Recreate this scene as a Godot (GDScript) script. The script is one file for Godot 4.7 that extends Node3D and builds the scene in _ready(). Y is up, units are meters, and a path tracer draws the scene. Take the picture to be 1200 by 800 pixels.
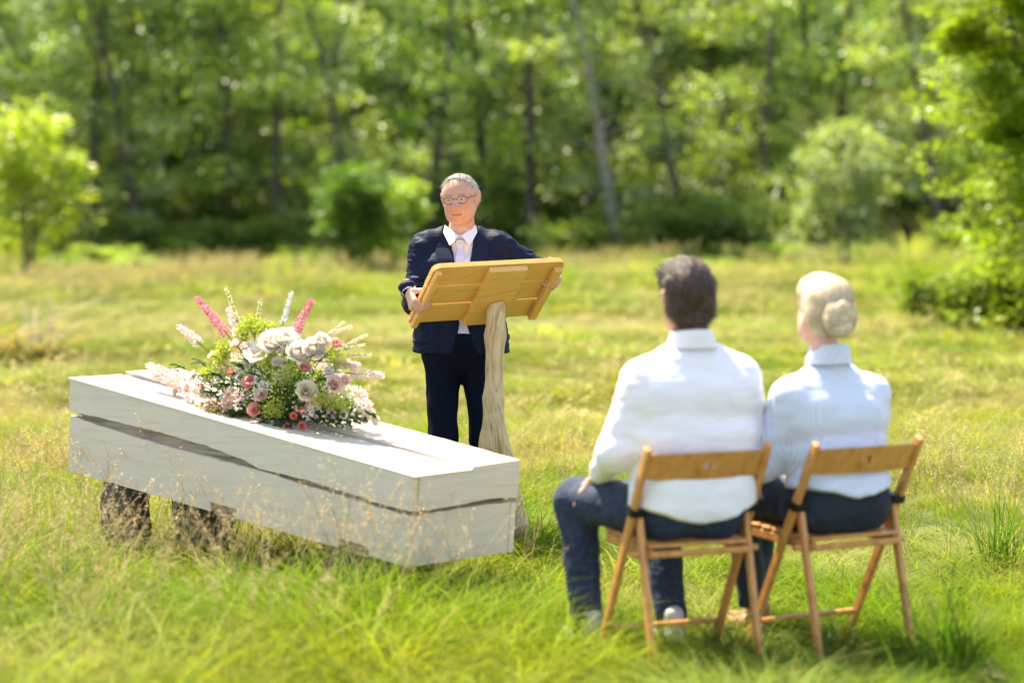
extends Node3D
# A woodland-meadow farewell: a speaker at a wooden lectern, a whitewashed coffin with flowers on stumps, two listeners on folding chairs.
# Units are metres, y is up; the camera stands at (0, 1.56, 0) and looks along -z.

var M := {}
var rng := RandomNumberGenerator.new()
var taken := {}


# ---------------------------------------------------------------- mesh builder
class MB:
	var v := PackedVector3Array()
	var n := PackedVector3Array()
	var c := PackedColorArray()
	var ix := PackedInt32Array()
	var tint := Color.WHITE

	func put(p: Vector3, nn: Vector3, col: Color) -> int:
		v.append(p); n.append(nn); c.append(col)
		return v.size() - 1

	func tri(a: Vector3, b: Vector3, d: Vector3) -> void:
		var nn := (d - a).cross(b - a)
		if nn.length_squared() < 1e-16:
			return
		nn = nn.normalized()
		var i := v.size()
		v.append(a); v.append(b); v.append(d)
		n.append(nn); n.append(nn); n.append(nn)
		c.append(tint); c.append(tint); c.append(tint)
		ix.append(i); ix.append(i + 1); ix.append(i + 2)

	# a flat triangle that faces along out
	func face(a: Vector3, b: Vector3, d: Vector3, out: Vector3) -> void:
		if (d - a).cross(b - a).dot(out) >= 0.0:
			tri(a, b, d)
		else:
			tri(a, d, b)

	func quad(a: Vector3, b: Vector3, d: Vector3, e: Vector3, out: Vector3) -> void:
		if (d - a).cross(b - a).dot(out) >= 0.0:
			tri(a, b, d); tri(a, d, e)
		else:
			tri(a, d, b); tri(a, e, d)

	# box with chamfered edges, size s, in the frame t
	func box(t: Transform3D, s: Vector3, bev := 0.003) -> void:
		var h := s * 0.5
		bev = minf(bev, minf(h.x, minf(h.y, h.z)) * 0.9)
		var q := h - Vector3.ONE * bev
		for ax in 3:
			var b := (ax + 1) % 3
			var d := (ax + 2) % 3
			for sg: float in [-1.0, 1.0]:
				var p: Array[Vector3] = []
				for k: Array in [[-1, -1], [1, -1], [1, 1], [-1, 1]]:
					var w := Vector3.ZERO
					w[ax] = sg * h[ax]; w[b] = k[0] * q[b]; w[d] = k[1] * q[d]
					p.append(t * w)
				var o := Vector3.ZERO
				o[ax] = sg
				quad(p[0], p[1], p[2], p[3], t.basis * o)
			for s1: float in [-1.0, 1.0]:
				for s2: float in [-1.0, 1.0]:
					var a1 := Vector3.ZERO
					a1[b] = s1 * h[b]; a1[d] = s2 * q[d]; a1[ax] = -q[ax]
					var a2 := a1
					a2[ax] = q[ax]
					var b1 := Vector3.ZERO
					b1[b] = s1 * q[b]; b1[d] = s2 * h[d]; b1[ax] = -q[ax]
					var b2 := b1
					b2[ax] = q[ax]
					var o2 := Vector3.ZERO
					o2[b] = s1; o2[d] = s2
					quad(t * a1, t * a2, t * b2, t * b1, t.basis * o2)
		for sx: float in [-1.0, 1.0]:
			for sy: float in [-1.0, 1.0]:
				for sz: float in [-1.0, 1.0]:
					face(t * Vector3(sx * h.x, sy * q.y, sz * q.z), t * Vector3(sx * q.x, sy * h.y, sz * q.z), t * Vector3(sx * q.x, sy * q.y, sz * h.z), t.basis * Vector3(sx, sy, sz))

	# bar of w x d section from a to b; side is roughly the width direction
	func bar(a: Vector3, b: Vector3, side: Vector3, w: float, d: float, bev := 0.004) -> void:
		var y := (b - a).normalized()
		var z := side.cross(y).normalized()
		var x := y.cross(z).normalized()
		box(Transform3D(Basis(x, y, z), (a + b) * 0.5), Vector3(w, a.distance_to(b), d), bev)

	func tube(pts: Array, rad: Array, sides: int, rough := 0.0, noise: FastNoiseLite = null, caps := true) -> void:
		var ring: Array = []
		var up := Vector3(0.31, 0.17, 0.93)
		var m := pts.size()
		var base := v.size()
		for i in m:
			var dir: Vector3 = (pts[mini(i + 1, m - 1)] - pts[maxi(i - 1, 0)]).normalized()
			var x := dir.cross(up)
			if x.length() < 0.05:
				x = dir.cross(Vector3.RIGHT)
			x = x.normalized()
			var y := x.cross(dir).normalized()
			for s in sides:
				var a := TAU * s / sides
				var o := x * cos(a) + y * sin(a)
				var r: float = rad[i]
				if noise:
					r += rough * noise.get_noise_3dv((pts[i] + o * r) * 10.0)
				put(pts[i] + o * r, o, tint)
		for i in m - 1:
			for s in sides:
				var a := base + i * sides + s
				var b := base + i * sides + (s + 1) % sides
				var d := a + sides
				var e := b + sides
				_turn(a, b, e); _turn(a, e, d)
		if caps:
			for e: int in [0, m - 1]:
				var o: Vector3 = (pts[0] - pts[1]) if e == 0 else (pts[m - 1] - pts[m - 2])
				for s in sides:
					face(pts[e], v[base + e * sides + s], v[base + e * sides + (s + 1) % sides], o)

	# index triangle turned so that it faces along its vertex normals
	func _turn(a: int, b: int, d: int) -> void:
		var g := (v[d] - v[a]).cross(v[b] - v[a])
		if g.dot(n[a] + n[b] + n[d]) >= 0.0:
			ix.append(a); ix.append(b); ix.append(d)
		else:
			ix.append(a); ix.append(d); ix.append(b)

	# leaf: a folded rhombus
	func leaf(p: Vector3, along: Vector3, nn: Vector3, l: float, w: float, col: Color) -> void:
		var side := along.cross(nn).normalized()
		nn = side.cross(along).normalized()
		var i := v.size()
		var mid := p + along * (l * 0.45)
		v.append(p); v.append(mid + side * w * 0.5 + nn * w * 0.12); v.append(p + along * l - nn * l * 0.12); v.append(mid - side * w * 0.5 + nn * w * 0.12)
		for k in 4:
			c.append(col)
		n.append(nn); n.append((nn + side * 0.25).normalized()); n.append(nn); n.append((nn - side * 0.25).normalized())
		_turn(i, i + 1, i + 2); _turn(i, i + 2, i + 3)

	# curved patch from a function of (s, t) in 0..1, smooth, both ways
	func patch(fn: Callable, ns: int, nt: int, col: Callable) -> void:
		var base := v.size()
		for i in ns + 1:
			for j in nt + 1:
				var s := float(i) / ns
				var t := float(j) / nt
				var p: Vector3 = fn.call(s, t)
				var du: Vector3 = fn.call(s + 0.02, t) - fn.call(s - 0.02, t)
				var dv: Vector3 = fn.call(s, t + 0.02) - fn.call(s, t - 0.02)
				put(p, du.cross(dv).normalized(), col.call(s, t))
		for i in ns:
			for j in nt:
				var a := base + i * (nt + 1) + j
				_turn(a, a + 1, a + nt + 2); _turn(a, a + nt + 2, a + nt + 1)

	func sphere(p: Vector3, r: Vector3, lat := 6, lon := 8) -> void:
		var base := v.size()
		for i in lat + 1:
			for j in lon:
				var o := Vector3(sin(PI * i / lat) * cos(TAU * j / lon), cos(PI * i / lat), sin(PI * i / lat) * sin(TAU * j / lon))
				put(p + o * r, (o / r).normalized(), tint)
		for i in lat:
			for j in lon:
				var a := base + i * lon + j
				var b := base + i * lon + (j + 1) % lon
				_turn(a, b, b + lon); _turn(a, b + lon, a + lon)

	func add(o: MB, t: Transform3D) -> void:
		var base := v.size()
		for i in o.v.size():
			v.append(t * o.v[i]); n.append((t.basis * o.n[i]).normalized()); c.append(o.c[i])
		for i in o.ix:
			ix.append(base + i)

	func mesh() -> ArrayMesh:
		var a := []
		a.resize(Mesh.ARRAY_MAX)
		a[Mesh.ARRAY_VERTEX] = v; a[Mesh.ARRAY_NORMAL] = n; a[Mesh.ARRAY_COLOR] = c; a[Mesh.ARRAY_INDEX] = ix
		var m := ArrayMesh.new()
		m.add_surface_from_arrays(Mesh.PRIMITIVE_TRIANGLES, a)
		return m


# ---------------------------------------------------------------- smooth body field, meshed as surface nets
class Blob:
	var o: Vector3
	var c: float
	var nx: int
	var ny: int
	var nz: int
	var f := PackedFloat32Array()
	var k: float

	func _init(lo: Vector3, hi: Vector3, cell: float, kk: float) -> void:
		o = lo; c = cell; k = kk
		nx = int((hi.x - lo.x) / cell) + 2
		ny = int((hi.y - lo.y) / cell) + 2
		nz = int((hi.z - lo.z) / cell) + 2
		f.resize(nx * ny * nz)

	# tapered capsule; ax and sq flatten it along ax
	func cap(a: Vector3, b: Vector3, ra: float, rb: float, ax := Vector3.ZERO, sq := 1.0) -> void:
		var cut := 5.0 / k
		var m := maxf(ra, rb) * maxf(1.0, sq) + cut
		var lo := a.min(b) - Vector3.ONE * m - o
		var hi := a.max(b) + Vector3.ONE * m - o
		var x0 := maxi(0, int(lo.x / c)); var x1 := mini(nx - 1, int(hi.x / c) + 1)
		var y0 := maxi(0, int(lo.y / c)); var y1 := mini(ny - 1, int(hi.y / c) + 1)
		var z0 := maxi(0, int(lo.z / c)); var z1 := mini(nz - 1, int(hi.z / c) + 1)
		var ab := b - a
		var inv := 1.0 / maxf(ab.length_squared(), 1e-9)
		var dr := rb - ra
		var flat := 1.0 / sq - 1.0
		var oa := o - a
		for z in range(z0, z1 + 1):
			for y in range(y0, y1 + 1):
				var i := (z * ny + y) * nx + x0
				for x in range(x0, x1 + 1):
					var p := oa + Vector3(x * c, y * c, z * c)
					if flat != 0.0:
						p += ax * (p.dot(ax) * flat)
					var t := clampf(p.dot(ab) * inv, 0.0, 1.0)
					var d := (p - ab * t).length() - ra - dr * t
					if d < cut:
						f[i] += exp(-k * d)
					i += 1

	func chain(pts: Array, rad: Array) -> void:
		for i in pts.size() - 1:
			cap(pts[i], pts[i + 1], rad[i], rad[i + 1])

	func bake() -> void:
		for i in f.size():
			f[i] = -log(f[i]) / k if f[i] > 0.0 else 0.2

	# remove the convex region inside all planes (plane normals point out of it)
	func carve(planes: Array) -> void:
		var i := 0
		for z in nz:
			for y in ny:
				for x in nx:
					if f[i] < c * 2.0:
						var p := o + Vector3(x, y, z) * c
						var m := -10.0
						for pl: Plane in planes:
							m = maxf(m, pl.distance_to(p))
						f[i] = maxf(f[i], -m)
					i += 1

	# wrinkles; with keep > 0 they fade out within that distance of the upright axis through calm
	func ruffle(ns: FastNoiseLite, amp: float, sc: Vector3, near := 0.035, calm := Vector3.ZERO, keep := 0.0) -> void:
		var i := 0
		for z in nz:
			for y in ny:
				for x in nx:
					if absf(f[i]) < near:
						var p := o + Vector3(x, y, z) * c
						var g := 1.0
						if keep > 0.0:
							g = lerpf(0.12, 1.0, smoothstep(keep * 0.85, keep * 1.15, Vector2(p.x - calm.x, p.z - calm.z).length()))
						f[i] += amp * g * ns.get_noise_3dv(p * sc)
					i += 1

	# frontmost surface (largest z) at x, y
	func front(x: float, y: float) -> float:
		var gx := clampf((x - o.x) / c, 0.0, nx - 2.0)
		var gy := clampf((y - o.y) / c, 0.0, ny - 2.0)
		var i := int(gx)
		var j := int(gy)
		var s := gx - i
		var t := gy - j
		return lerpf(lerpf(_col(i, j), _col(i + 1, j), s), lerpf(_col(i, j + 1), _col(i + 1, j + 1), s), t)

	func _col(i: int, j: int) -> float:
		for z in range(nz - 1, 0, -1):
			var a := f[(z * ny + j) * nx + i]
			var b := f[((z - 1) * ny + j) * nx + i]
			if a > 0.0 and b <= 0.0:
				return o.z + (z - 1 + b / (b - a)) * c
		return o.z

	func to(mb: MB, col: Callable, t := Transform3D.IDENTITY) -> void:
		var ins := PackedByteArray()
		ins.resize(f.size())
		for i in f.size():
			ins[i] = 1 if f[i] < 0.0 else 0
		var at := PackedInt32Array()
		at.resize(f.size())
		var sy := nx
		var sz := nx * ny
		var off := [0, 1, sy, sy + 1, sz, sz + 1, sz + sy, sz + sy + 1]
		var ed := [[0, 1], [2, 3], [4, 5], [6, 7], [0, 2], [1, 3], [4, 6], [5, 7], [0, 4], [1, 5], [2, 6], [3, 7]]
		var ps := [Vector3(0, 0, 0), Vector3(1, 0, 0), Vector3(0, 1, 0), Vector3(1, 1, 0), Vector3(0, 0, 1), Vector3(1, 0, 1), Vector3(0, 1, 1), Vector3(1, 1, 1)]
		for z in nz - 1:
			for y in ny - 1:
				var i := z * sz + y * sy - 1
				for x in nx - 1:
					i += 1
					var s := ins[i] + ins[i + 1] + ins[i + sy] + ins[i + sy + 1] + ins[i + sz] + ins[i + sz + 1] + ins[i + sz + sy] + ins[i + sz + sy + 1]
					if s == 0 or s == 8:
						continue
					var q := PackedFloat32Array([f[i], f[i + 1], f[i + sy], f[i + sy + 1], f[i + sz], f[i + sz + 1], f[i + sz + sy], f[i + sz + sy + 1]])
					var sum := Vector3.ZERO
					var cnt := 0
					for e: Array in ed:
						var fa := q[e[0]]
						var fb := q[e[1]]
						if (fa < 0.0) != (fb < 0.0):
							sum += ps[e[0]].lerp(ps[e[1]], fa / (fa - fb))
							cnt += 1
					var g := Vector3(q[1] + q[3] + q[5] + q[7] - q[0] - q[2] - q[4] - q[6], q[2] + q[3] + q[6] + q[7] - q[0] - q[1] - q[4] - q[5], q[4] + q[5] + q[6] + q[7] - q[0] - q[1] - q[2] - q[3])
					var p := o + (Vector3(x, y, z) + sum / cnt) * c
					g = g.normalized()
					at[i] = mb.put(t * p, (t.basis * g).normalized(), col.call(p, g))
		for z in range(1, nz - 1):
			for y in range(1, ny - 1):
				var i := z * sz + y * sy
				for x in range(1, nx - 1):
					i += 1
					var me := ins[i]
					if me != ins[i + 1]:
						_q(mb, at[i - sy - sz], at[i - sz], at[i], at[i - sy])
					if me != ins[i + sy]:
						_q(mb, at[i - 1 - sz], at[i - sz], at[i], at[i - 1])
					if me != ins[i + sz]:
						_q(mb, at[i - 1 - sy], at[i - sy], at[i], at[i - 1])

	func _q(mb: MB, a: int, b: int, d: int, e: int) -> void:
		mb._turn(a, b, d); mb._turn(a, d, e)


# ---------------------------------------------------------------- small helpers
func lin(r: float, g: float, b: float) -> Color:
	return Color(r, g, b).linear_to_srgb()

func noise(sd: int, freq: float, oct := 3, kind := FastNoiseLite.TYPE_SIMPLEX_SMOOTH) -> FastNoiseLite:
	var n := FastNoiseLite.new()
	n.seed = sd; n.frequency = freq; n.noise_type = kind
	n.fractal_octaves = oct
	return n

# colour texture: noise stretched by (sx, sy) through a ramp of linear colours
func tex(sd: int, size: Vector2i, freq: float, st: Vector2, ramp: Array, oct := 5) -> ImageTexture:
	var n := noise(sd, freq, oct)
	var im := Image.create(size.x, size.y, false, Image.FORMAT_RGB8)
	for y in size.y:
		for x in size.x:
			var a := TAU * x / size.x
			var b := TAU * y / size.y
			# wrap both ways: a torus in four dimensions, folded to three
			var p := Vector3(cos(a) * st.x + cos(b) * st.y * 0.37, sin(a) * st.x + sin(b) * st.y * 0.61, cos(b) * st.y + sin(b) * st.y * 0.5 + sin(a) * st.x * 0.2)
			var t := clampf(n.get_noise_3dv(p) * 0.9 + 0.5, 0.0, 0.999) * (ramp.size() - 1)
			var col: Color = ramp[int(t)].lerp(ramp[int(t) + 1], t - int(t))
			im.set_pixel(x, y, col.linear_to_srgb())
	im.generate_mipmaps()
	return ImageTexture.create_from_image(im)

func gray(sd: int, size: int, freq: float, st: Vector2, lo := 0.0, hi := 1.0, oct := 4) -> ImageTexture:
	return tex(sd, Vector2i(size, size), freq, st, [Color(lo, lo, lo), Color(hi, hi, hi)], oct)

func mat(called: String, albedo: Color, rough := 0.8, vert := false) -> StandardMaterial3D:
	var m := StandardMaterial3D.new()
	m.resource_name = called
	m.albedo_color = albedo
	m.roughness = rough
	m.vertex_color_use_as_albedo = vert
	M[called] = m
	return m

func tri_tex(m: StandardMaterial3D, t: Texture2D, sc: Vector3, world := false) -> void:
	m.albedo_texture = t
	m.uv1_triplanar = true
	m.uv1_world_triplanar = world
	m.uv1_scale = sc

func relief(m: StandardMaterial3D, t: Texture2D, cm: float) -> void:
	m.heightmap_enabled = true
	m.heightmap_texture = t
	m.heightmap_scale = cm

func numbered(called: String) -> String:
	var k: int = taken.get(called, 0)
	taken[called] = k + 1
	return called if k == 0 else "%s_%03d" % [called, k]

func thing(called: String, label: String, category: String, at := Vector3.ZERO, turn := 0.0, group := "") -> Node3D:
	var o := Node3D.new()
	o.name = numbered(called)
	add_child(o)
	o.position = at
	o.rotation.y = turn
	tag(o, label, category, group)
	return o

func tag(o: Node, label: String, category := "", group := "", kind := "") -> void:
	if label: o.set_meta("label", label)
	if category: o.set_meta("category", category)
	if group: o.set_meta("group", group)
	if kind: o.set_meta("kind", kind)

func obj(called: String, mesh: Mesh, m: Material, parent: Node = null) -> MeshInstance3D:
	var o := MeshInstance3D.new()
	o.name = called if parent else numbered(called)
	o.mesh = mesh
	o.material_override = m
	o.cast_shadow = GeometryInstance3D.SHADOW_CASTING_SETTING_ON
	(parent if parent else self).add_child(o, true)
	return o

func part(called: String, mb: MB, m: Material, parent: Node = null) -> MeshInstance3D:
	return obj(called, mb.mesh(), m, parent)

func many(called: String, mesh: Mesh, m: Material, xf: Array, cols: Array, parent: Node = null) -> MultiMeshInstance3D:
	var mm := MultiMesh.new()
	mm.transform_format = MultiMesh.TRANSFORM_3D
	mm.use_colors = true
	mm.mesh = mesh
	mm.instance_count = xf.size()
	for i in xf.size():
		mm.set_instance_transform(i, xf[i])
		mm.set_instance_color(i, cols[i])
	var o := MultiMeshInstance3D.new()
	o.name = called if parent else numbered(called)
	o.multimesh = mm
	if m:
		o.material_override = m
	(parent if parent else self).add_child(o, true)
	return o

func rv() -> Vector3:
	while true:
		var p := Vector3(rng.randf_range(-1, 1), rng.randf_range(-1, 1), rng.randf_range(-1, 1))
		if p.length_squared() < 1.0 and p.length_squared() > 0.01:
			return p
	return Vector3.UP


# ---------------------------------------------------------------- the scene
func _ready() -> void:
	view_and_light()
	materials()
	ground()
	wood()
	shrubs()
	meadow()
	coffin()
	flowers()
	lectern()
	chairs()
	speaker()
	listeners()

func view_and_light() -> void:
	var cam := Camera3D.new()
	cam.name = "camera"
	add_child(cam)
	var lens := CameraAttributesPhysical.new()
	lens.frustum_focal_length = 75.0
	lens.frustum_focus_distance = 9.95
	lens.exposure_aperture = 1.35
	cam.attributes = lens
	cam.position = Vector3(0, 1.56, 0)
	cam.rotation_degrees = Vector3(-3.4565, 0, 0)
	cam.fov = 18.18
	cam.near = 0.1
	cam.far = 900.0
	cam.current = true
	var we := WorldEnvironment.new()
	we.name = "environment"
	var e := Environment.new()
	e.background_mode = Environment.BG_SKY
	var sm := ProceduralSkyMaterial.new()
	sm.sky_top_color = lin(0.27, 0.35, 0.50)
	sm.sky_horizon_color = lin(0.70, 0.76, 0.83)
	sm.sky_curve = 0.12
	sm.ground_bottom_color = lin(0.10, 0.11, 0.06)
	sm.ground_horizon_color = lin(0.30, 0.34, 0.24)
	sm.sun_angle_max = 12.0
	sm.sky_energy_multiplier = 1.0
	var sky := Sky.new()
	sky.sky_material = sm
	e.sky = sky
	e.background_energy_multiplier = 0.82
	e.tonemap_mode = Environment.TONE_MAPPER_LINEAR
	e.tonemap_exposure = 3.75
	e.sdfgi_enabled = true
	e.ssao_enabled = true
	e.ssil_enabled = true
	we.environment = e
	add_child(we)
	# high sun behind the wood, a little to the left
	var sun := DirectionalLight3D.new()
	sun.name = "sun"
	add_child(sun)
	var el := deg_to_rad(60.0)
	var az := deg_to_rad(40.0)
	sun.look_at_from_position(Vector3(-sin(az) * cos(el), sin(el), -cos(az) * cos(el)) * 50.0, Vector3.ZERO)
	sun.light_energy = 1.6
	sun.light_color = Color(1.0, 0.95, 0.86)
	sun.light_angular_distance = 0.53
	sun.shadow_enabled = true

func leafy(called: String, albedo := Color.WHITE, back := Color(0.95, 1.0, 0.45), rough := 0.55) -> StandardMaterial3D:
	var m := mat(called, albedo, rough, true)
	m.backlight_enabled = true
	m.backlight = back
	m.cull_mode = BaseMaterial3D.CULL_DISABLED
	m.metallic_specular = 0.22
	return m

func materials() -> void:
	leafy("leaf").metallic_specular = 0.5
	M.leaf.roughness = 0.42
	leafy("grass", Color.WHITE, Color(1.0, 1.0, 0.45), 0.8).metallic_specular = 0.08
	leafy("straw", Color.WHITE, Color(0.8, 0.75, 0.6), 0.8)
	leafy("petal", Color.WHITE, Color(0.95, 0.93, 0.90), 0.7)
	var soil := mat("soil", Color.WHITE, 0.95)
	tri_tex(soil, tex(4, Vector2i(256, 256), 1.0, Vector2(1.6, 1.6), [Color(0.05, 0.06, 0.02), Color(0.11, 0.105, 0.045), Color(0.16, 0.135, 0.07), Color(0.08, 0.085, 0.03)]), Vector3.ONE * 0.23, true)
	var bark := mat("bark", Color.WHITE, 0.95)
	tri_tex(bark, tex(5, Vector2i(128, 256), 1.0, Vector2(5, 2), [Color(0.035, 0.03, 0.024), Color(0.10, 0.085, 0.065), Color(0.06, 0.055, 0.045)]), Vector3(0.9, 0.5, 0.9))
	relief(bark, gray(6, 128, 1.0, Vector2(5, 2)), 2.0)
	var birch := mat("birch_bark", Color.WHITE, 0.8)
	tri_tex(birch, tex(7, Vector2i(128, 256), 1.0, Vector2(1.2, 7), [Color(0.05, 0.042, 0.036), Color(0.17, 0.15, 0.13), Color(0.33, 0.30, 0.27), Color(0.40, 0.37, 0.33)]), Vector3(0.8, 0.9, 0.8))
	# whitewashed coffin boards
	var white := mat("whitewash", Color.WHITE, 0.72)
	tri_tex(white, tex(8, Vector2i(512, 512), 1.0, Vector2(1.4, 6), [Color(0.53, 0.44, 0.325), Color(0.60, 0.51, 0.39), Color(0.62, 0.53, 0.41), Color(0.645, 0.56, 0.44), Color(0.575, 0.48, 0.36)], 6), Vector3(0.55, 1.1, 0.55))
	relief(white, gray(9, 256, 1.0, Vector2(2, 9)), 0.06)
	var raw := mat("bare_board", Color.WHITE, 0.85)
	tri_tex(raw, tex(10, Vector2i(256, 256), 1.0, Vector2(1.2, 7), [Color(0.16, 0.11, 0.07), Color(0.34, 0.27, 0.19), Color(0.45, 0.38, 0.29)]), Vector3(0.7, 1.3, 0.7))
	var oak := mat("oiled_oak", Color.WHITE, 0.42)
	tri_tex(oak, tex(11, Vector2i(512, 512), 1.0, Vector2(1.0, 9), [Color(0.50, 0.26, 0.06), Color(0.66, 0.37, 0.09), Color(0.71, 0.41, 0.11), Color(0.61, 0.33, 0.075)], 6), Vector3(1.1, 1.6, 1.1))
	relief(oak, gray(12, 256, 1.0, Vector2(1.5, 14)), 0.06)
	var post := mat("debarked_trunk", Color.WHITE, 0.8)
	tri_tex(post, tex(13, Vector2i(256, 512), 1.0, Vector2(7, 1.6), [Color(0.20, 0.125, 0.055), Color(0.44, 0.315, 0.155), Color(0.57, 0.425, 0.235), Color(0.62, 0.475, 0.28), Color(0.38, 0.26, 0.12)], 6), Vector3(1.7, 1.0, 1.7))
	relief(post, gray(14, 256, 1.0, Vector2(8, 2)), 0.5)
	var beech := mat("varnished_beech", Color.WHITE, 0.38)
	tri_tex(beech, tex(15, Vector2i(256, 256), 1.0, Vector2(3, 3), [Color(0.42, 0.17, 0.042), Color(0.57, 0.26, 0.07), Color(0.64, 0.31, 0.09)], 6), Vector3(1.5, 0.8, 1.5))
	var metal := mat("dark_fitting", lin(0.02, 0.02, 0.022), 0.4)
	metal.metallic = 0.6
	var skin := mat("skin", Color.WHITE, 0.5, true)
	skin.subsurf_scatter_enabled = true
	skin.subsurf_scatter_strength = 0.12
	mat("hair", Color.WHITE, 0.5, true)
	var suit := mat("navy_wool", lin(0.006, 0.0105, 0.030), 0.6)
	suit.rim_enabled = true
	suit.rim = 0.06
	suit.metallic_specular = 0.22
	suit.rim_tint = 0.3
	relief(suit, gray(16, 256, 1.0, Vector2(3, 3)), 0.12)
	suit.uv1_triplanar = true
	suit.uv1_scale = Vector3.ONE * 5.0
	mat("suit_lapel", lin(0.0065, 0.011, 0.031), 0.6).metallic_specular = 0.25
	mat("trouser_wool", lin(0.005, 0.0075, 0.017), 0.75).metallic_specular = 0.15
	var jean := mat("denim", Color.WHITE, 0.85)
	tri_tex(jean, tex(17, Vector2i(256, 256), 1.0, Vector2(3, 3), [Color(0.007, 0.012, 0.028), Color(0.013, 0.024, 0.054), Color(0.026, 0.046, 0.092)]), Vector3.ONE * 2.0)
	relief(jean, gray(18, 256, 1.0, Vector2(4, 4)), 0.4)
	var dark := mat("dark_denim", Color.WHITE, 0.85)
	tri_tex(dark, tex(19, Vector2i(256, 256), 1.0, Vector2(3, 3), [Color(0.005, 0.007, 0.014), Color(0.009, 0.013, 0.026), Color(0.014, 0.021, 0.042)]), Vector3.ONE * 2.0)
	for a: Array in [["white_cotton", Color(0.83, 0.79, 0.815)], ["lilac_cotton", Color(0.70, 0.68, 0.76)], ["tie_silk", Color(0.44, 0.45, 0.66)]]:
		var m := mat(a[0], lin(a[1].r, a[1].g, a[1].b), 0.85 if a[0] != "tie_silk" else 0.4)
		m.uv1_triplanar = true
		m.uv1_scale = Vector3.ONE * 4.0
		relief(m, gray(20, 256, 1.0, Vector2(2.5, 2.5)), 0.15)
		m.backlight_enabled = a[0] != "tie_silk"
		m.backlight = Color(0.25, 0.25, 0.26)
	# fine blue stripes woven in the white
	var im := Image.create(64, 4, false, Image.FORMAT_RGB8)
	for x in 64:
		for y in 4:
			im.set_pixel(x, y, lin(0.32, 0.40, 0.64) if x % 8 < 3 else lin(0.82, 0.82, 0.86))
	var stripe := mat("striped_cotton", Color.WHITE, 0.85)
	tri_tex(stripe, ImageTexture.create_from_image(im), Vector3.ONE * 15.0)
	stripe.backlight_enabled = true
	stripe.backlight = Color(0.22, 0.23, 0.26)
	var glass := mat("lens_glass", Color(0.9, 0.9, 0.9, 0.12), 0.02)
	glass.transparency = BaseMaterial3D.TRANSPARENCY_ALPHA
	mat("spectacle_frame", lin(0.03, 0.022, 0.016), 0.3)
	mat("black_leather", lin(0.012, 0.012, 0.013), 0.35)
	mat("pale_canvas", lin(0.45, 0.44, 0.43), 0.8)
	mat("tan_leather", lin(0.30, 0.14, 0.06), 0.6)


# ---------------------------------------------------------------- ground
var hills := noise(31, 0.045, 2)
var dry := noise(32, 0.16, 3)
var fine := noise(33, 0.9, 2)

func lie(x: float, z: float) -> float:
	return hills.get_noise_2d(x, z) * 0.28 * smoothstep(12.0, 40.0, -z)

func ground() -> void:
	var xs: Array[float] = []
	var zs: Array[float] = []
	for i in 61:
		xs.append(signf(i - 30) * pow(absf(i - 30) / 30.0, 2.2) * 500.0)
	for i in 81:
		zs.append(20.0 - pow(i / 80.0, 2.4) * 800.0)
	var mb := MB.new()
	for z in zs:
		for x in xs:
			var e := 0.5
			var nn := Vector3(lie(x - e, z) - lie(x + e, z), 2 * e, lie(x, z - e) - lie(x, z + e)).normalized()
			mb.put(Vector3(x, lie(x, z), z), nn, Color.WHITE)
	for j in zs.size() - 1:
		for i in xs.size() - 1:
			var a := j * xs.size() + i
			mb._turn(a, a + 1, a + 1 + xs.size()); mb._turn(a, a + 1 + xs.size(), a + xs.size())
	var g := part("ground", mb, M.soil)
	tag(g, "dry meadow soil under the grass", "", "", "structure")


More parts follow.
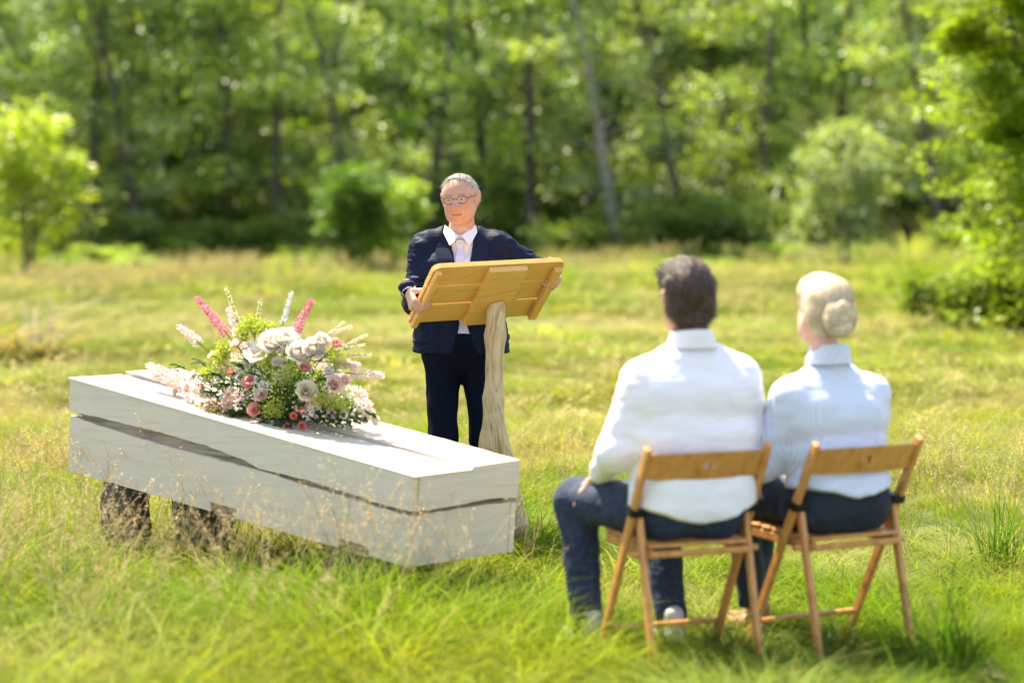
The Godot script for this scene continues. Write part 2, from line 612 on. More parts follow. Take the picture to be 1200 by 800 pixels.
# ---------------------------------------------------------------- trees
func tree_parts(sd: int, high: float, wide: float, low: float, clumps: int, per: int, leaf: float, lean: Vector2, trunk_r: float, tone: Color, bent := 0.35, clump_r := 0.5) -> Array:
	rng.seed = sd
	var wood_mb := MB.new()
	var crown := MB.new()
	var pts: Array = []
	var rad: Array = []
	var bend := Vector2(rng.randf_range(-1, 1), rng.randf_range(-1, 1)) * bent
	for i in 10:
		var t := i / 9.0
		pts.append(Vector3(lean.x * t + sin(t * 5.0 + sd) * bend.x * t, high * t - 0.15, lean.y * t + cos(t * 4.0 + sd) * bend.y * t))
		rad.append(trunk_r * (1.0 - t * 0.82) * (1.35 if i == 0 else 1.0))
	wood_mb.tube(pts, rad, 9)
	var limbs := 22
	var twigs: Array = []
	for i in limbs:
		var t := lerpf(low / high, 0.96, (i + rng.randf()) / limbs)
		var base: Vector3 = pts[int(t * 9)].lerp(pts[mini(9, int(t * 9) + 1)], t * 9 - int(t * 9))
		var a := i * 2.4 + rng.randf() * 0.8
		var reach := wide * (0.35 + 0.65 * sin(PI * clampf((t - low / high) / (1.0 - low / high) * 0.85 + 0.18, 0, 1))) * rng.randf_range(0.7, 1.15)
		var dir := Vector3(cos(a), rng.randf_range(0.1, 0.6), sin(a)).normalized()
		var mid := base + dir * reach * 0.55
		var end := base + dir * reach + Vector3.DOWN * reach * rng.randf_range(0.0, 0.3)
		wood_mb.tube([base, mid, end], [trunk_r * 0.3 * (1.1 - t), trunk_r * 0.18 * (1.1 - t), 0.008], 5, 0.0, null, false)
		twigs.append([base, mid, end])
	for k in clumps:
		var tw: Array = twigs[rng.randi() % twigs.size()]
		var t := pow(rng.randf(), 0.6)
		var p: Vector3 = tw[0].lerp(tw[1], t * 2) if t < 0.5 else tw[1].lerp(tw[2], t * 2 - 1)
		p += rv() * clump_r * 0.9
		var hue := rng.randf()
		var ct := Color(tone.r * lerpf(0.6, 1.4, hue), tone.g * lerpf(0.65, 1.3, hue), tone.b * lerpf(0.9, 0.9, hue))
		for j in per:
			var q := rv() * Vector3(clump_r, clump_r * 0.5, clump_r)
			var al := (q + rv() * 0.4 * clump_r + Vector3.DOWN * 0.1).normalized()
			var s := rng.randf_range(0.7, 1.25)
			var b := rng.randf_range(0.8, 1.2)
			crown.leaf(p + q, al, (Vector3.UP + rv() * 0.9).normalized(), leaf * s, leaf * 0.62 * s, Color(ct.r * b, ct.g * b, ct.b * b))
	return [wood_mb.mesh(), crown.mesh()]

func wood() -> void:
	var tones := [Color(0.30, 0.40, 0.10), Color(0.21, 0.31, 0.12), Color(0.33, 0.41, 0.19), Color(0.25, 0.37, 0.08)]
	var kinds: Array = []
	kinds.append(tree_parts(101, 10.5, 2.5, 1.5, 190, 28, 0.16, Vector2(0.5, 0.2), 0.19, tones[0]))
	kinds.append(tree_parts(102, 11.0, 2.8, 1.0, 195, 28, 0.16, Vector2(-0.6, 0.1), 0.16, tones[1]))
	kinds.append(tree_parts(103, 10.0, 2.2, 1.6, 165, 28, 0.15, Vector2(-2.2, 0.0), 0.16, tones[2], 0.5))
	kinds.append(tree_parts(104, 11.5, 2.7, 2.0, 190, 28, 0.17, Vector2(0.2, -0.3), 0.22, tones[3]))
	# the trees one can tell apart along the edge: x, z, kind, turn, scale, pale bark, name, label
	var rows := [
		[-15.2, -62.0, 3, 0.4, 1.05, false, "oak_tree", "dark trunked tree at the far left edge of the wood"],
		[-12.0, -61.0, 0, 1.1, 1.0, false, "oak_tree", "thick dark double trunk tree right of the bright left sapling"],
		[-11.4, -62.5, 1, 2.1, 0.95, false, "oak_tree", "slimmer dark trunk tree touching the thick left double trunk"],
		[-10.3, -60.5, 2, 0.0, 1.1, false, "birch_tree", "slender leaning tree crossing the left third of the wood"],
		[-9.6, -64.0, 1, 4.0, 1.0, false, "oak_tree", "short visible trunk between leaning slender tree and low left bushes"],
		[-8.2, -62.0, 3, 3.0, 0.85, false, "oak_tree", "upright dark trunk above the flowers' pink left spike"],
		[-6.7, -61.0, 0, 5.2, 0.95, false, "oak_tree", "straight dark tree above the right side of the flowers"],
		[-4.2, -60.0, 2, 0.5, 0.95, false, "birch_tree", "thin leaning tree just left of the round dark bush"],
		[-2.4, -63.0, 1, 2.9, 1.05, false, "oak_tree", "dark trunk tree directly left of the speaker's head"],
		[0.6, -62.0, 3, 1.7, 0.95, false, "oak_tree", "dark trunk tree rising above the lectern's right half"],
		[3.2, -60.0, 2, 0.25, 1.15, true, "birch_tree", "pale barked leaning birch between speaker and seated man"],
		[5.1, -60.5, 2, 0.1, 1.05, false, "birch_tree", "slender leaning tree above the seated man's head"],
		[7.3, -63.0, 0, 0.9, 1.0, false, "oak_tree", "tree between the two seated listeners' heads"],
		[9.4, -65.0, 1, 5.5, 1.05, false, "oak_tree", "broad tree behind the pale round shrub"],
		[12.3, -60.0, 2, 0.3, 1.1, false, "birch_tree", "dark leaning tree between pale shrub and bright right tree"],
		[14.6, -63.0, 3, 2.2, 1.0, false, "oak_tree", "tall tree half hidden behind the bright right tree"],
		[-5.5, -65.0, 3, 0.2, 1.0, false, "oak_tree", "leafy tree behind and between the flowers and the dark bush"],
		[-0.9, -65.0, 0, 2.6, 1.1, false, "oak_tree", "leafy tree filling the wood right above the speaker's head"],
	]
	for r: Array in rows:
		var t := thing(r[6], r[7], "tree", Vector3(r[0], lie(r[0], r[1]), r[1]), r[3], "trees along the edge of the wood")
		t.scale = Vector3.ONE * r[4]
		obj("trunk", kinds[r[2]][0], M.birch_bark if r[5] else M.bark, t)
		obj("crown", kinds[r[2]][1], M.leaf, t)
	# the wood behind reads as one mass
	rng.seed = 7
	for k in 4:
		var xf: Array = []
		var cols: Array = []
		for i in 84:
			var z := -67.0 - 50.0 * pow(rng.randf(), 1.2)
			var x := rng.randf_range(-0.46, 0.46) * -z
			if x < 0.205 * z and x > 0.27 * z and rng.randf() < 0.6:
				continue
			var s := rng.randf_range(0.95, 1.35)
			xf.append(Transform3D(Basis(Vector3.UP, rng.randf() * TAU).scaled(Vector3.ONE * s), Vector3(x, lie(x, z), z)))
			var b := rng.randf_range(0.45, 1.1)
			cols.append(Color(b * rng.randf_range(0.8, 1.1), b, b * rng.randf_range(0.8, 1.5)))
		for i in 22:
			var z := -104.0 - rng.randf() * 16.0
			var x := (-0.47 + 0.94 * (i + rng.randf()) / 22.0) * -z
			if x < 0.215 * z and x > 0.27 * z and i % 2 == 0:
				continue
			xf.append(Transform3D(Basis(Vector3.UP, rng.randf() * TAU).scaled(Vector3.ONE * rng.randf_range(1.1, 1.5)), Vector3(x, lie(x, z), z)))
			cols.append(Color(0.9, 0.9, 0.9))
		tag(many("wood_crowns", kinds[k][1], M.leaf, xf, cols), "green depth of the wood behind the edge trees", "wood", "", "stuff")
		tag(many("wood_trunks", kinds[k][0], M.bark, xf, cols), "dim trunks deep in the wood", "wood", "", "stuff")
	print("wood done")

func bush_parts(sd: int, high: float, wide: float, low: float, clumps: int, per: int, leaf: float, tone: Color, stems := 7, clump_r := 0.22, flat := 0.6) -> Array:
	rng.seed = sd
	var st := MB.new()
	var cr := MB.new()
	var ends: Array = []
	for i in stems:
		var a := TAU * i / stems + rng.randf()
		var out := wide * rng.randf_range(0.2, 0.75)
		var e := Vector3(cos(a) * out, high * rng.randf_range(0.65, 1.0), sin(a) * out)
		var m := Vector3(cos(a) * out * 0.35, e.y * 0.5, sin(a) * out * 0.35)
		st.tube([Vector3(cos(a) * 0.06, -0.1, sin(a) * 0.06), m, e], [high * 0.0085, high * 0.006, high * 0.0015], 5, 0.0, null, false)
		ends.append([m, e])
		for k in 5:
			var b := m.lerp(e, rng.randf())
			var d := (Vector3(cos(a), 0.4, sin(a)) + rv()).normalized() * wide * 0.45
			st.tube([b, b + d], [high * 0.0035, high * 0.001], 4, 0.0, null, false)
			ends.append([b, b + d])
	for k in clumps:
		var y := lerpf(low, high, pow(rng.randf(), 0.9))
		var t := (y - low) / (high - low)
		var r := wide * sqrt(maxf(0.02, 1.0 - pow(absf(t * 1.5 - 0.5) / 1.05, 2.0))) * pow(rng.randf(), 0.42)
		var a := rng.randf() * TAU
		var lump := 0.92 + 0.32 * sin(a * 3.0 + sd + t * 6.0) + 0.22 * sin(a * 7.0 - t * 11.0)
		var p := Vector3(cos(a) * r * lump, y, sin(a) * r * lump)
		if k % 2 == 0:
			var tw: Array = ends[rng.randi() % ends.size()]
			p = tw[0].lerp(tw[1], rng.randf_range(0.4, 1.2))
		var hue := rng.randf()
		var ct := Color(tone.r * lerpf(0.8, 1.25, hue), tone.g * lerpf(0.85, 1.15, hue), tone.b * lerpf(1.1, 0.85, hue))
		var out := Vector3(p.x, 0.15, p.z).normalized()
		for j in per:
			var q := rv() * Vector3(clump_r, clump_r * flat, clump_r)
			var al := (out * 0.6 + q / clump_r + Vector3.DOWN * 0.15).normalized()
			var s := rng.randf_range(0.7, 1.25)
			var b := rng.randf_range(0.82, 1.18)
			cr.leaf(p + q, al, (Vector3.UP + rv() * 0.8).normalized(), leaf * s, leaf * 0.62 * s, Color(ct.r * b, ct.g * b, ct.b * b))
	return [st.mesh(), cr.mesh()]

func bush(called: String, label: String, cat: String, at: Vector3, parts: Array, turn := 0.0, sc := Vector3.ONE, grp := "", trunk_name := "stem", crown_name := "foliage") -> void:
	var t := thing(called, label, cat, at + Vector3(0, lie(at.x, at.z), 0), turn, grp)
	t.scale = sc
	obj(trunk_name, parts[0], M.bark, t)
	obj(crown_name, parts[1], M.leaf, t)

func shrubs() -> void:
	# bright young hornbeam at the right edge of the meadow
	bush("hornbeam_tree", "bright green dense young tree filling the right edge", "tree", Vector3(6.9, 0, -26.5), bush_parts(201, 5.8, 1.5, 0.1, 3000, 26, 0.08, Color(0.31, 0.41, 0.025), 9, 0.24, 0.35), 0.0, Vector3.ONE, "", "trunk", "crown")
	bush("sapling_tree", "bright yellow green sapling at the left edge of the meadow", "tree", Vector3(-11.8, 0, -52.0), bush_parts(202, 4.3, 1.25, 0.3, 190, 20, 0.16, Color(0.42, 0.50, 0.05), 7, 0.36), 0.0, Vector3.ONE, "", "trunk", "crown")
	bush("willow_shrub", "pale grey green rounded shrub behind the blonde listener", "shrub", Vector3(8.1, 0, -52.0), bush_parts(203, 3.7, 1.45, 0.2, 250, 22, 0.14, Color(0.32, 0.39, 0.20), 9, 0.36))
	bush("holly_bush", "dark green bush left of the speaker's shoulder", "shrub", Vector3(-3.9, 0, -52.0), bush_parts(204, 2.75, 0.9, 0.1, 220, 26, 0.13, Color(0.13, 0.23, 0.04), 7, 0.28))
	bush("hazel_bush", "light green leafy bush between dark bush and speaker's sleeve", "shrub", Vector3(-3.1, 0, -52.6), bush_parts(205, 2.3, 0.85, 0.1, 140, 22, 0.15, Color(0.30, 0.41, 0.07), 7, 0.3))
	var low := bush_parts(206, 1.6, 1.5, 0.05, 230, 26, 0.13, Color(0.22, 0.30, 0.08), 8, 0.3)
	var spots := [
		[-10.6, -58.5, 0.2, 0.85, "low dull green bush right of the left sapling"],
		[-8.5, -58.8, 2.0, 0.75, "low yellowish bush left above the flowers"],
		[-6.6, -59.5, 3.3, 0.9, "low grey green bush above the right half of the flowers"],
		[1.8, -58.5, 4.4, 0.85, "low bush between the lectern and the seated man's head"],
		[4.1, -58.0, 1.4, 1.0, "low green bush just left of the seated man's head"],
		[5.9, -58.5, 5.3, 1.25, "low green bush between the two listeners' heads"],
		[11.6, -56.0, 0.9, 0.75, "low bush between the pale shrub and the bright right tree"],
		[-14.9, -60.5, 0.5, 1.2, "low bush at the left margin beneath the sapling"],
	]
	for s: Array in spots:
		bush("low_bush", s[4], "shrub", Vector3(s[0], 0, s[1]), low, s[2], Vector3.ONE * s[3], "low bushes along the edge of the wood")
	# understorey deeper in, behind the edge trees
	rng.seed = 12
	var xf: Array = []
	var cols: Array = []
	for i in 180:
		var z := -62.0 - rng.randf() * 16.0 if i < 110 else -100.0 - rng.randf() * 15.0
		var x := rng.randf_range(-0.45, 0.45) * -z
		var s := rng.randf_range(0.7, 1.5)
		xf.append(Transform3D(Basis(Vector3.UP, rng.randf() * TAU).scaled(Vector3(s, s * rng.randf_range(0.8, 1.5), s)), Vector3(x, lie(x, z), z)))
		var b := rng.randf_range(0.6, 1.1)
		cols.append(Color(b, b, b))
	for i in 200:
		var z := -51.0 - 10.0 * pow(rng.randf(), 0.7)
		var x := rng.randf_range(-0.42, 0.42) * -z
		var s := rng.randf_range(0.15, 0.45) * smoothstep(-50.0, -58.0, z) + 0.10
		xf.append(Transform3D(Basis(Vector3.UP, rng.randf() * TAU).scaled(Vector3(s * 1.2, s, s * 1.2)), Vector3(x, lie(x, z) - 0.05, z)))
		var b := rng.randf_range(1.1, 1.9)
		cols.append(Color(b * rng.randf_range(0.95, 1.2), b, b * 0.8))
	tag(many("undergrowth", low[1], M.leaf, xf, cols), "shaded undergrowth between the trunks of the wood", "undergrowth", "", "stuff")
	# nettles at the foot of the bright tree
	var nb := bush_parts(207, 0.85, 0.45, 0.0, 150, 16, 0.07, Color(0.17, 0.24, 0.03), 8, 0.14)
	var nx := [[5.3, -27.0, "leafy weed clump at the left foot of the bright right tree"], [5.75, -26.6, "second leafy weed clump below the bright right tree"], [6.2, -26.0, "tall leafy weed clump under the bright right tree, nearest the trunk"], [6.7, -26.1, "rightmost leafy weed clump below the bright right tree"]]
	for a: Array in nx:
		bush("nettle_clump", a[2], "plant", Vector3(a[0], 0, a[1]), nb, a[0] * 7.0, Vector3.ONE * 0.95, "weeds below the bright right tree")
	# single plants in the mown meadow
	bush("meadow_weed", "small bright leafy weed in the mown grass right of the lectern", "plant", Vector3(0.62, 0, -19.6), bush_parts(208, 0.40, 0.2, 0.04, 22, 7, 0.042, Color(0.30, 0.38, 0.04), 5, 0.07))
	print("shrubs done")


# ---------------------------------------------------------------- meadow
func blade_clump(sd: int, blades: int, spread: float, tall: float, width: float, droop: float) -> ArrayMesh:
	rng.seed = sd
	var mb := MB.new()
	for i in blades:
		var a := rng.randf() * TAU
		var r := spread * sqrt(rng.randf())
		var p := Vector3(cos(a) * r, -0.01, sin(a) * r)
		var h := tall * rng.randf_range(0.45, 1.15)
		var b := rng.randf() * TAU
		var out := Vector3(cos(b), 0, sin(b))
		var lean := rng.randf_range(0.1, 0.55)
		var dr := droop * rng.randf_range(0.3, 1.3)
		var w := width * rng.randf_range(0.7, 1.3)
		var side := Vector3(-out.z, 0, out.x).rotated(Vector3.UP, rng.randf_range(-0.7, 0.7))
		var g := rng.randf_range(0.5, 1.35)
		var col := Color(g * rng.randf_range(0.8, 1.2), g, g * rng.randf_range(0.7, 1.1))
		var pts := [p, p + Vector3.UP * h * 0.4 + out * h * lean * 0.3, p + Vector3.UP * h * 0.75 + out * h * (lean * 0.65 + dr * 0.15), p + Vector3.UP * h * (1.0 - dr * 0.25) + out * h * (lean + dr * 0.45)]
		var ws := [w, w * 0.9, w * 0.6, 0.0]
		var base := mb.v.size()
		for k in 4:
			var d: Vector3 = (pts[mini(k + 1, 3)] - pts[maxi(k - 1, 0)]).normalized()
			var nn := side.cross(d).normalized()
			mb.put(pts[k] - side * ws[k] * 0.5, (nn - side * 0.35).normalized(), col)
			if k < 3:
				mb.put(pts[k] + side * ws[k] * 0.5, (nn + side * 0.35).normalized(), col)
		for k in 2:
			var q := base + k * 2
			mb._turn(q, q + 1, q + 3); mb._turn(q, q + 3, q + 2)
		mb._turn(base + 4, base + 5, base + 6)
	return mb.mesh()

func seed_stems(sd: int, stems: int, spread: float, tall: float, thick := 1.0) -> ArrayMesh:
	rng.seed = sd
	var mb := MB.new()
	for i in stems:
		var a := rng.randf() * TAU
		var r := spread * sqrt(rng.randf())
		var p := Vector3(cos(a) * r, 0, sin(a) * r)
		var h := tall * rng.randf_range(0.7, 1.15)
		var b := rng.randf() * TAU
		var out := Vector3(cos(b), 0, sin(b)) * rng.randf_range(0.05, 0.35)
		var top := p + Vector3.UP * h + out * h
		var mid := p + Vector3.UP * h * 0.55 + out * h * 0.35
		mb.tint = Color(0.62, 0.66, 0.36) if rng.randf() < 0.5 else Color(0.8, 0.72, 0.5)
		mb.tube([p, mid, top], [0.0011 * thick, 0.0009 * thick, 0.0006 * thick], 3, 0.0, null, false)
		var dir := (top - mid).normalized()
		var g := rng.randf_range(0.8, 1.2)
		for k in 22:
			var t := rng.randf()
			var o := rv()
			o = (o - dir * o.dot(dir)).normalized()
			var rr := (0.020 * (1.0 - t) + 0.004) * sqrt(thick)
			var q := top - dir * (1.0 - t) * h * 0.24 + o * rr * rng.randf()
			mb.leaf(q, (dir + o * 0.5).normalized(), rv().normalized(), 0.011 * sqrt(thick), 0.0045 * thick, Color(1.0 * g, 0.83 * g, 0.62 * g))
	return mb.mesh()

# how tall the grass stands at x, z
func tall_at(x: float, z: float) -> float:
	var d := -z
	var h := lerpf(0.21, 0.14, smoothstep(8.3, 11.0, d))
	if d < 12.0:
		h += 0.05 * smoothstep(0.3, -0.9, x) * smoothstep(12.0, 9.0, d)
		h -= 0.07 * smoothstep(-0.1, 0.4, x) * smoothstep(6.0, 6.5, d)
	h = lerpf(h, 0.085, smoothstep(13.0, 17.0, d))
	h += 0.10 * smoothstep(36.0, 48.0, d) + 0.16 * smoothstep(48.0, 57.0, d)
	h += 0.20 * smoothstep(3.4, 5.0, x - (d - 20.0) * 0.14) * smoothstep(20.0, 30.0, d)
	if d > 7.9 and d < 10.4 and absf((x + 0.374) * 0.755 + (z + 8.06) * 0.655 + 1.0) < 1.3 and absf((x + 0.374) * 0.655 - (z + 8.06) * 0.755 - 0.05) < 0.75:
		h *= 0.6
	return h * (1.0 + 0.45 * fine.get_noise_2d(x * 1.3, z * 1.3) + 0.5 * dry.get_noise_2d(x * 1.7 + 80.0, z * 1.7))

func grass_color(x: float, z: float, straw: float) -> Color:
	var d := -z
	var t := clampf(0.5 + 1.0 * dry.get_noise_2d(x * 3.0, z * 2.4) + 0.5 * fine.get_noise_2d(x * 1.1, z * 1.1) + straw, 0.0, 1.0)
	var green := Color(0.165, 0.275, 0.02).lerp(Color(0.275, 0.325, 0.025), clampf(0.5 + 1.3 * fine.get_noise_2d(x * 0.6 + 40.0, z * 0.6), 0, 1))
	green = green.lerp(Color(0.25, 0.34, 0.075), 0.7 * smoothstep(14.0, 30.0, d))
	return green.lerp(Color(0.50, 0.43, 0.20), t)

func meadow() -> void:
	var kinds := [blade_clump(301, 46, 0.11, 1.0, 0.0062, 0.5), blade_clump(302, 40, 0.12, 1.0, 0.0052, 0.8), blade_clump(303, 52, 0.10, 1.0, 0.0045, 0.3)]
	var far := [blade_clump(304, 40, 0.26, 1.0, 0.016, 0.6), blade_clump(305, 40, 0.26, 1.0, 0.013, 0.4)]
	var tufts := blade_clump(306, 60, 0.07, 1.0, 0.006, 0.7)
	rng.seed = 55
	var bins := [[], [], [], [], []]
	var tint := [[], [], [], [], []]
	# near: z from 3.6 to 17 m
	var d := 3.6
	while d < 17.0:
		var step := 0.085 + 0.0045 * d
		var half := 0.30 * d + 1.3
		var x := -half
		while x < half:
			var px := x + rng.randf_range(-0.5, 0.5) * step * 1.6
			var pz := -(d + rng.randf_range(-0.5, 0.5) * step * 1.6)
			var h := tall_at(px, pz) * rng.randf_range(0.7, 1.3)
			var k := rng.randi() % 3
			var w := lerpf(0.75, 1.15, rng.randf()) * clampf(h * 2.6 + 0.35, 0.6, 1.2)
			var straw := -0.62 + 0.60 * smoothstep(10.5, 13.5, d) + rng.randf_range(-0.12, 0.12) + (0.45 if rng.randf() < 0.10 else 0.0)
			bins[k].append(Transform3D(Basis(Vector3.UP, rng.randf() * TAU).scaled(Vector3(w, h, w)), Vector3(px, lie(px, pz), pz)))
			tint[k].append(grass_color(px, pz, straw) * rng.randf_range(0.62, 1.38))
			x += step
		d += step
	# far: out to the wood
	d = 17.0
	while d < 63.0:
		var step := 0.16 + 0.0065 * d
		var half := 0.40 * d + 1.2
		var x := -half
		while x < half:
			var px := x + rng.randf_range(-0.5, 0.5) * step * 1.6
			var pz := -(d + rng.randf_range(-0.5, 0.5) * step * 1.6)
			var h := tall_at(px, pz) * rng.randf_range(0.6, 1.4) * (2.0 if rng.randf() < 0.07 else 1.0)
			var k := 3 + rng.randi() % 2
			var w := rng.randf_range(0.8, 1.3) * (1.0 + d * 0.012)
			var straw := -0.12 - 0.22 * smoothstep(30.0, 40.0, d) + rng.randf_range(-0.15, 0.15) + 0.35 * smoothstep(38.0, 43.0, d) * smoothstep(56.0, 48.0, d) * smoothstep(-2.0, -6.0, px)
			bins[k].append(Transform3D(Basis(Vector3.UP, rng.randf() * TAU).scaled(Vector3(w, h, w)), Vector3(px, lie(px, pz), pz)))
			tint[k].append(grass_color(px, pz, straw) * rng.randf_range(0.62, 1.38))
			x += step
		d += step
	for k in 5:
		tag(many("meadow_grass", kinds[k] if k < 3 else far[k - 3], M.grass, bins[k], tint[k]), "green and straw coloured meadow grass" if k < 3 else "mown grass farther out in the meadow", "grass", "", "stuff")
	# tall flowering grasses with pinkish tan heads
	var heads := [seed_stems(311, 7, 0.10, 1.0), seed_stems(312, 9, 0.14, 1.0)]
	var sx := [[], []]
	var sc := [[], []]
	for i in 720:
		var z := -lerpf(6.6, 16.0, pow(rng.randf(), 0.9))
		var x := rng.randf_range(-0.26, 0.26) * -z - 0.1
		var dd := -z
		if x > 0.1 and dd < 9.0:
			continue
		var want := 0.22 + 0.5 * smoothstep(0.5, -0.8, x) * smoothstep(10.5, 9.0, dd) + 0.35 * smoothstep(10.0, 11.0, dd) * smoothstep(15.0, 12.0, dd)
		if dry.get_noise_2d(x * 3.0 + 9.0, z * 3.0) * 1.2 + want < rng.randf_range(0.1, 0.9):
			continue
		var h := lerpf(0.52, 0.34, smoothstep(9.0, 13.0, dd)) * rng.randf_range(0.75, 1.2)
		var k := rng.randi() % 2
		sx[k].append(Transform3D(Basis(Vector3.UP, rng.randf() * TAU).scaled(Vector3(1, h, 1)), Vector3(x, 0, z)))
		var g := rng.randf_range(0.8, 1.2)
		sc[k].append(Color(0.66 * g, 0.58 * g, 0.46 * g))
	for k in 2:
		tag(many("seed_grass", heads[k], M.straw, sx[k], sc[k]), "thin flowering grasses with tan seed heads", "grass", "", "stuff")
	# the same grasses thinner out across the field to the wood
	var fx: Array = []
	var fc: Array = []
	for i in 3000:
		var dd := lerpf(14.0, 58.0, pow(rng.randf(), 0.75))
		var x := rng.randf_range(-0.27, 0.27) * dd
		if dry.get_noise_2d(x * 1.6 + 30.0, -dd * 1.6) * 2.0 + 0.08 + 0.25 * smoothstep(30.0, 46.0, dd) * smoothstep(4.0, -6.0, x) < rng.randf():
			continue
		var h := (0.26 + 0.34 * smoothstep(30.0, 50.0, dd)) * rng.randf_range(0.6, 1.3)
		fx.append(Transform3D(Basis(Vector3.UP, rng.randf() * TAU).scaled(Vector3(1.6, h, 1.6)), Vector3(x, lie(x, -dd), -dd)))
		var g := rng.randf_range(0.75, 1.2)
		fc.append(Color(0.58 * g, 0.58 * g, 0.36 * g))
	tag(many("seed_grass", seed_stems(313, 9, 0.25, 1.0, 3.2), M.straw, fx, fc), "pale wispy seed grass out across the meadow", "grass", "", "stuff")
	# brownish tussock at the left margin and dark tufts beside the chairs
	for a: Array in [["grass_tussock", Vector3(-5.35, 0, -22.8), 0.75, 7.0, Color(0.34, 0.29, 0.20), "brownish grass tussock at the left edge of the meadow"], ["grass_tuft", Vector3(1.42, 0, -6.9), 0.50, 0.9, Color(0.12, 0.22, 0.03), "upright green grass tuft by the right chair's rear leg"], ["grass_tuft", Vector3(2.08, 0, -9.1), 0.50, 0.8, Color(0.12, 0.22, 0.03), "tall green grass tuft at the right edge of the meadow"], ["grass_tuft", Vector3(-1.62, 0, -7.15), 0.42, 1.6, Color(0.15, 0.22, 0.05), "green grass tuft in the lower left corner"]]:
		var t := thing(a[0], a[5], "grass", a[1], 0.0, "single grass tufts")
		var mi := many("blades", tufts, M.grass, [Transform3D(Basis.IDENTITY.scaled(Vector3(a[3], a[2], a[3])), Vector3.ZERO), Transform3D(Basis(Vector3.UP, 2.0).scaled(Vector3(a[3] * 0.8, a[2] * 0.85, a[3] * 0.8)), Vector3(0.05, 0, 0.03))], [a[4], a[4]], t)
		mi.set_meta("kind", "stuff")
	print("meadow done")


# ---------------------------------------------------------------- coffin
# u runs from the foot end (0) to the head end (1), v across (0 is the long side towards the camera), h up
const FOOT_NEAR := [Vector3(-0.394, 0.211, -8.06), Vector3(-0.374, 0.563, -8.06)]
const HEAD_NEAR := [Vector3(-1.974, 0.415, -9.43), Vector3(-1.954, 0.829, -9.43)]
const FOOT_FAR := [Vector3(0.004, 0.199, -8.51), Vector3(0.026, 0.559, -8.51)]

func cof(u: float, v: float, h: float) -> Vector3:
	var a: Vector3 = FOOT_NEAR[0].lerp(FOOT_NEAR[1], h)
	var b: Vector3 = HEAD_NEAR[0].lerp(HEAD_NEAR[1], h)
	var d: Vector3 = FOOT_FAR[0].lerp(FOOT_FAR[1], h)
	return a + (b - a) * u + (d - a) * v

# a board whose outline lies in the (p, q) plane of the coffin and runs through its third direction from r0 to r1
func slab(poly: PackedVector2Array, r0: float, r1: float, order: String) -> MB:
	var mb := MB.new()
	var at := func(p: Vector2, r: float) -> Vector3:
		if order == "uh": return cof(p.x, r, p.y)
		if order == "vh": return cof(r, p.x, p.y)
		return cof(p.x, p.y, r)
	var mid := Vector2.ZERO
	for p in poly:
		mid += p / poly.size()
	var dir: Vector3 = at.call(mid, r1) - at.call(mid, r0)
	var tris := Geometry2D.triangulate_polygon(poly)
	for i in range(0, tris.size(), 3):
		mb.face(at.call(poly[tris[i]], r0), at.call(poly[tris[i + 1]], r0), at.call(poly[tris[i + 2]], r0), -dir)
		mb.face(at.call(poly[tris[i]], r1), at.call(poly[tris[i + 1]], r1), at.call(poly[tris[i + 2]], r1), dir)
	var cw := Geometry2D.is_polygon_clockwise(poly)
	for i in poly.size():
		var p := poly[i]
		var q := poly[(i + 1) % poly.size()]
		var side := (q - p).orthogonal() * (1.0 if cw else -1.0)
		var e := p + side.normalized() * 0.01
		mb.quad(at.call(p, r0), at.call(q, r0), at.call(q, r1), at.call(p, r1), at.call(e, r0) - at.call(p, r0))
	return mb

func rough_line(pts: Array, n: int, amp: float, sd: int) -> PackedVector2Array:
	var out := PackedVector2Array()
	var ns := noise(sd, 9.0, 3)
	for i in n + 1:
		var x := float(i) / n
		for k in pts.size() - 1:
			if x >= pts[k].x and x <= pts[k + 1].x + 1e-6:
				var t: float = (x - pts[k].x) / (pts[k + 1].x - pts[k].x)
				t = t * t * (3 - 2 * t)
				out.append(Vector2(x, lerpf(pts[k].y, pts[k + 1].y, t) + amp * ns.get_noise_1d(x * 10.0)))
				break
	return out

func rev(a: PackedVector2Array) -> PackedVector2Array:
	var b := a.duplicate()
	b.reverse()
	return b

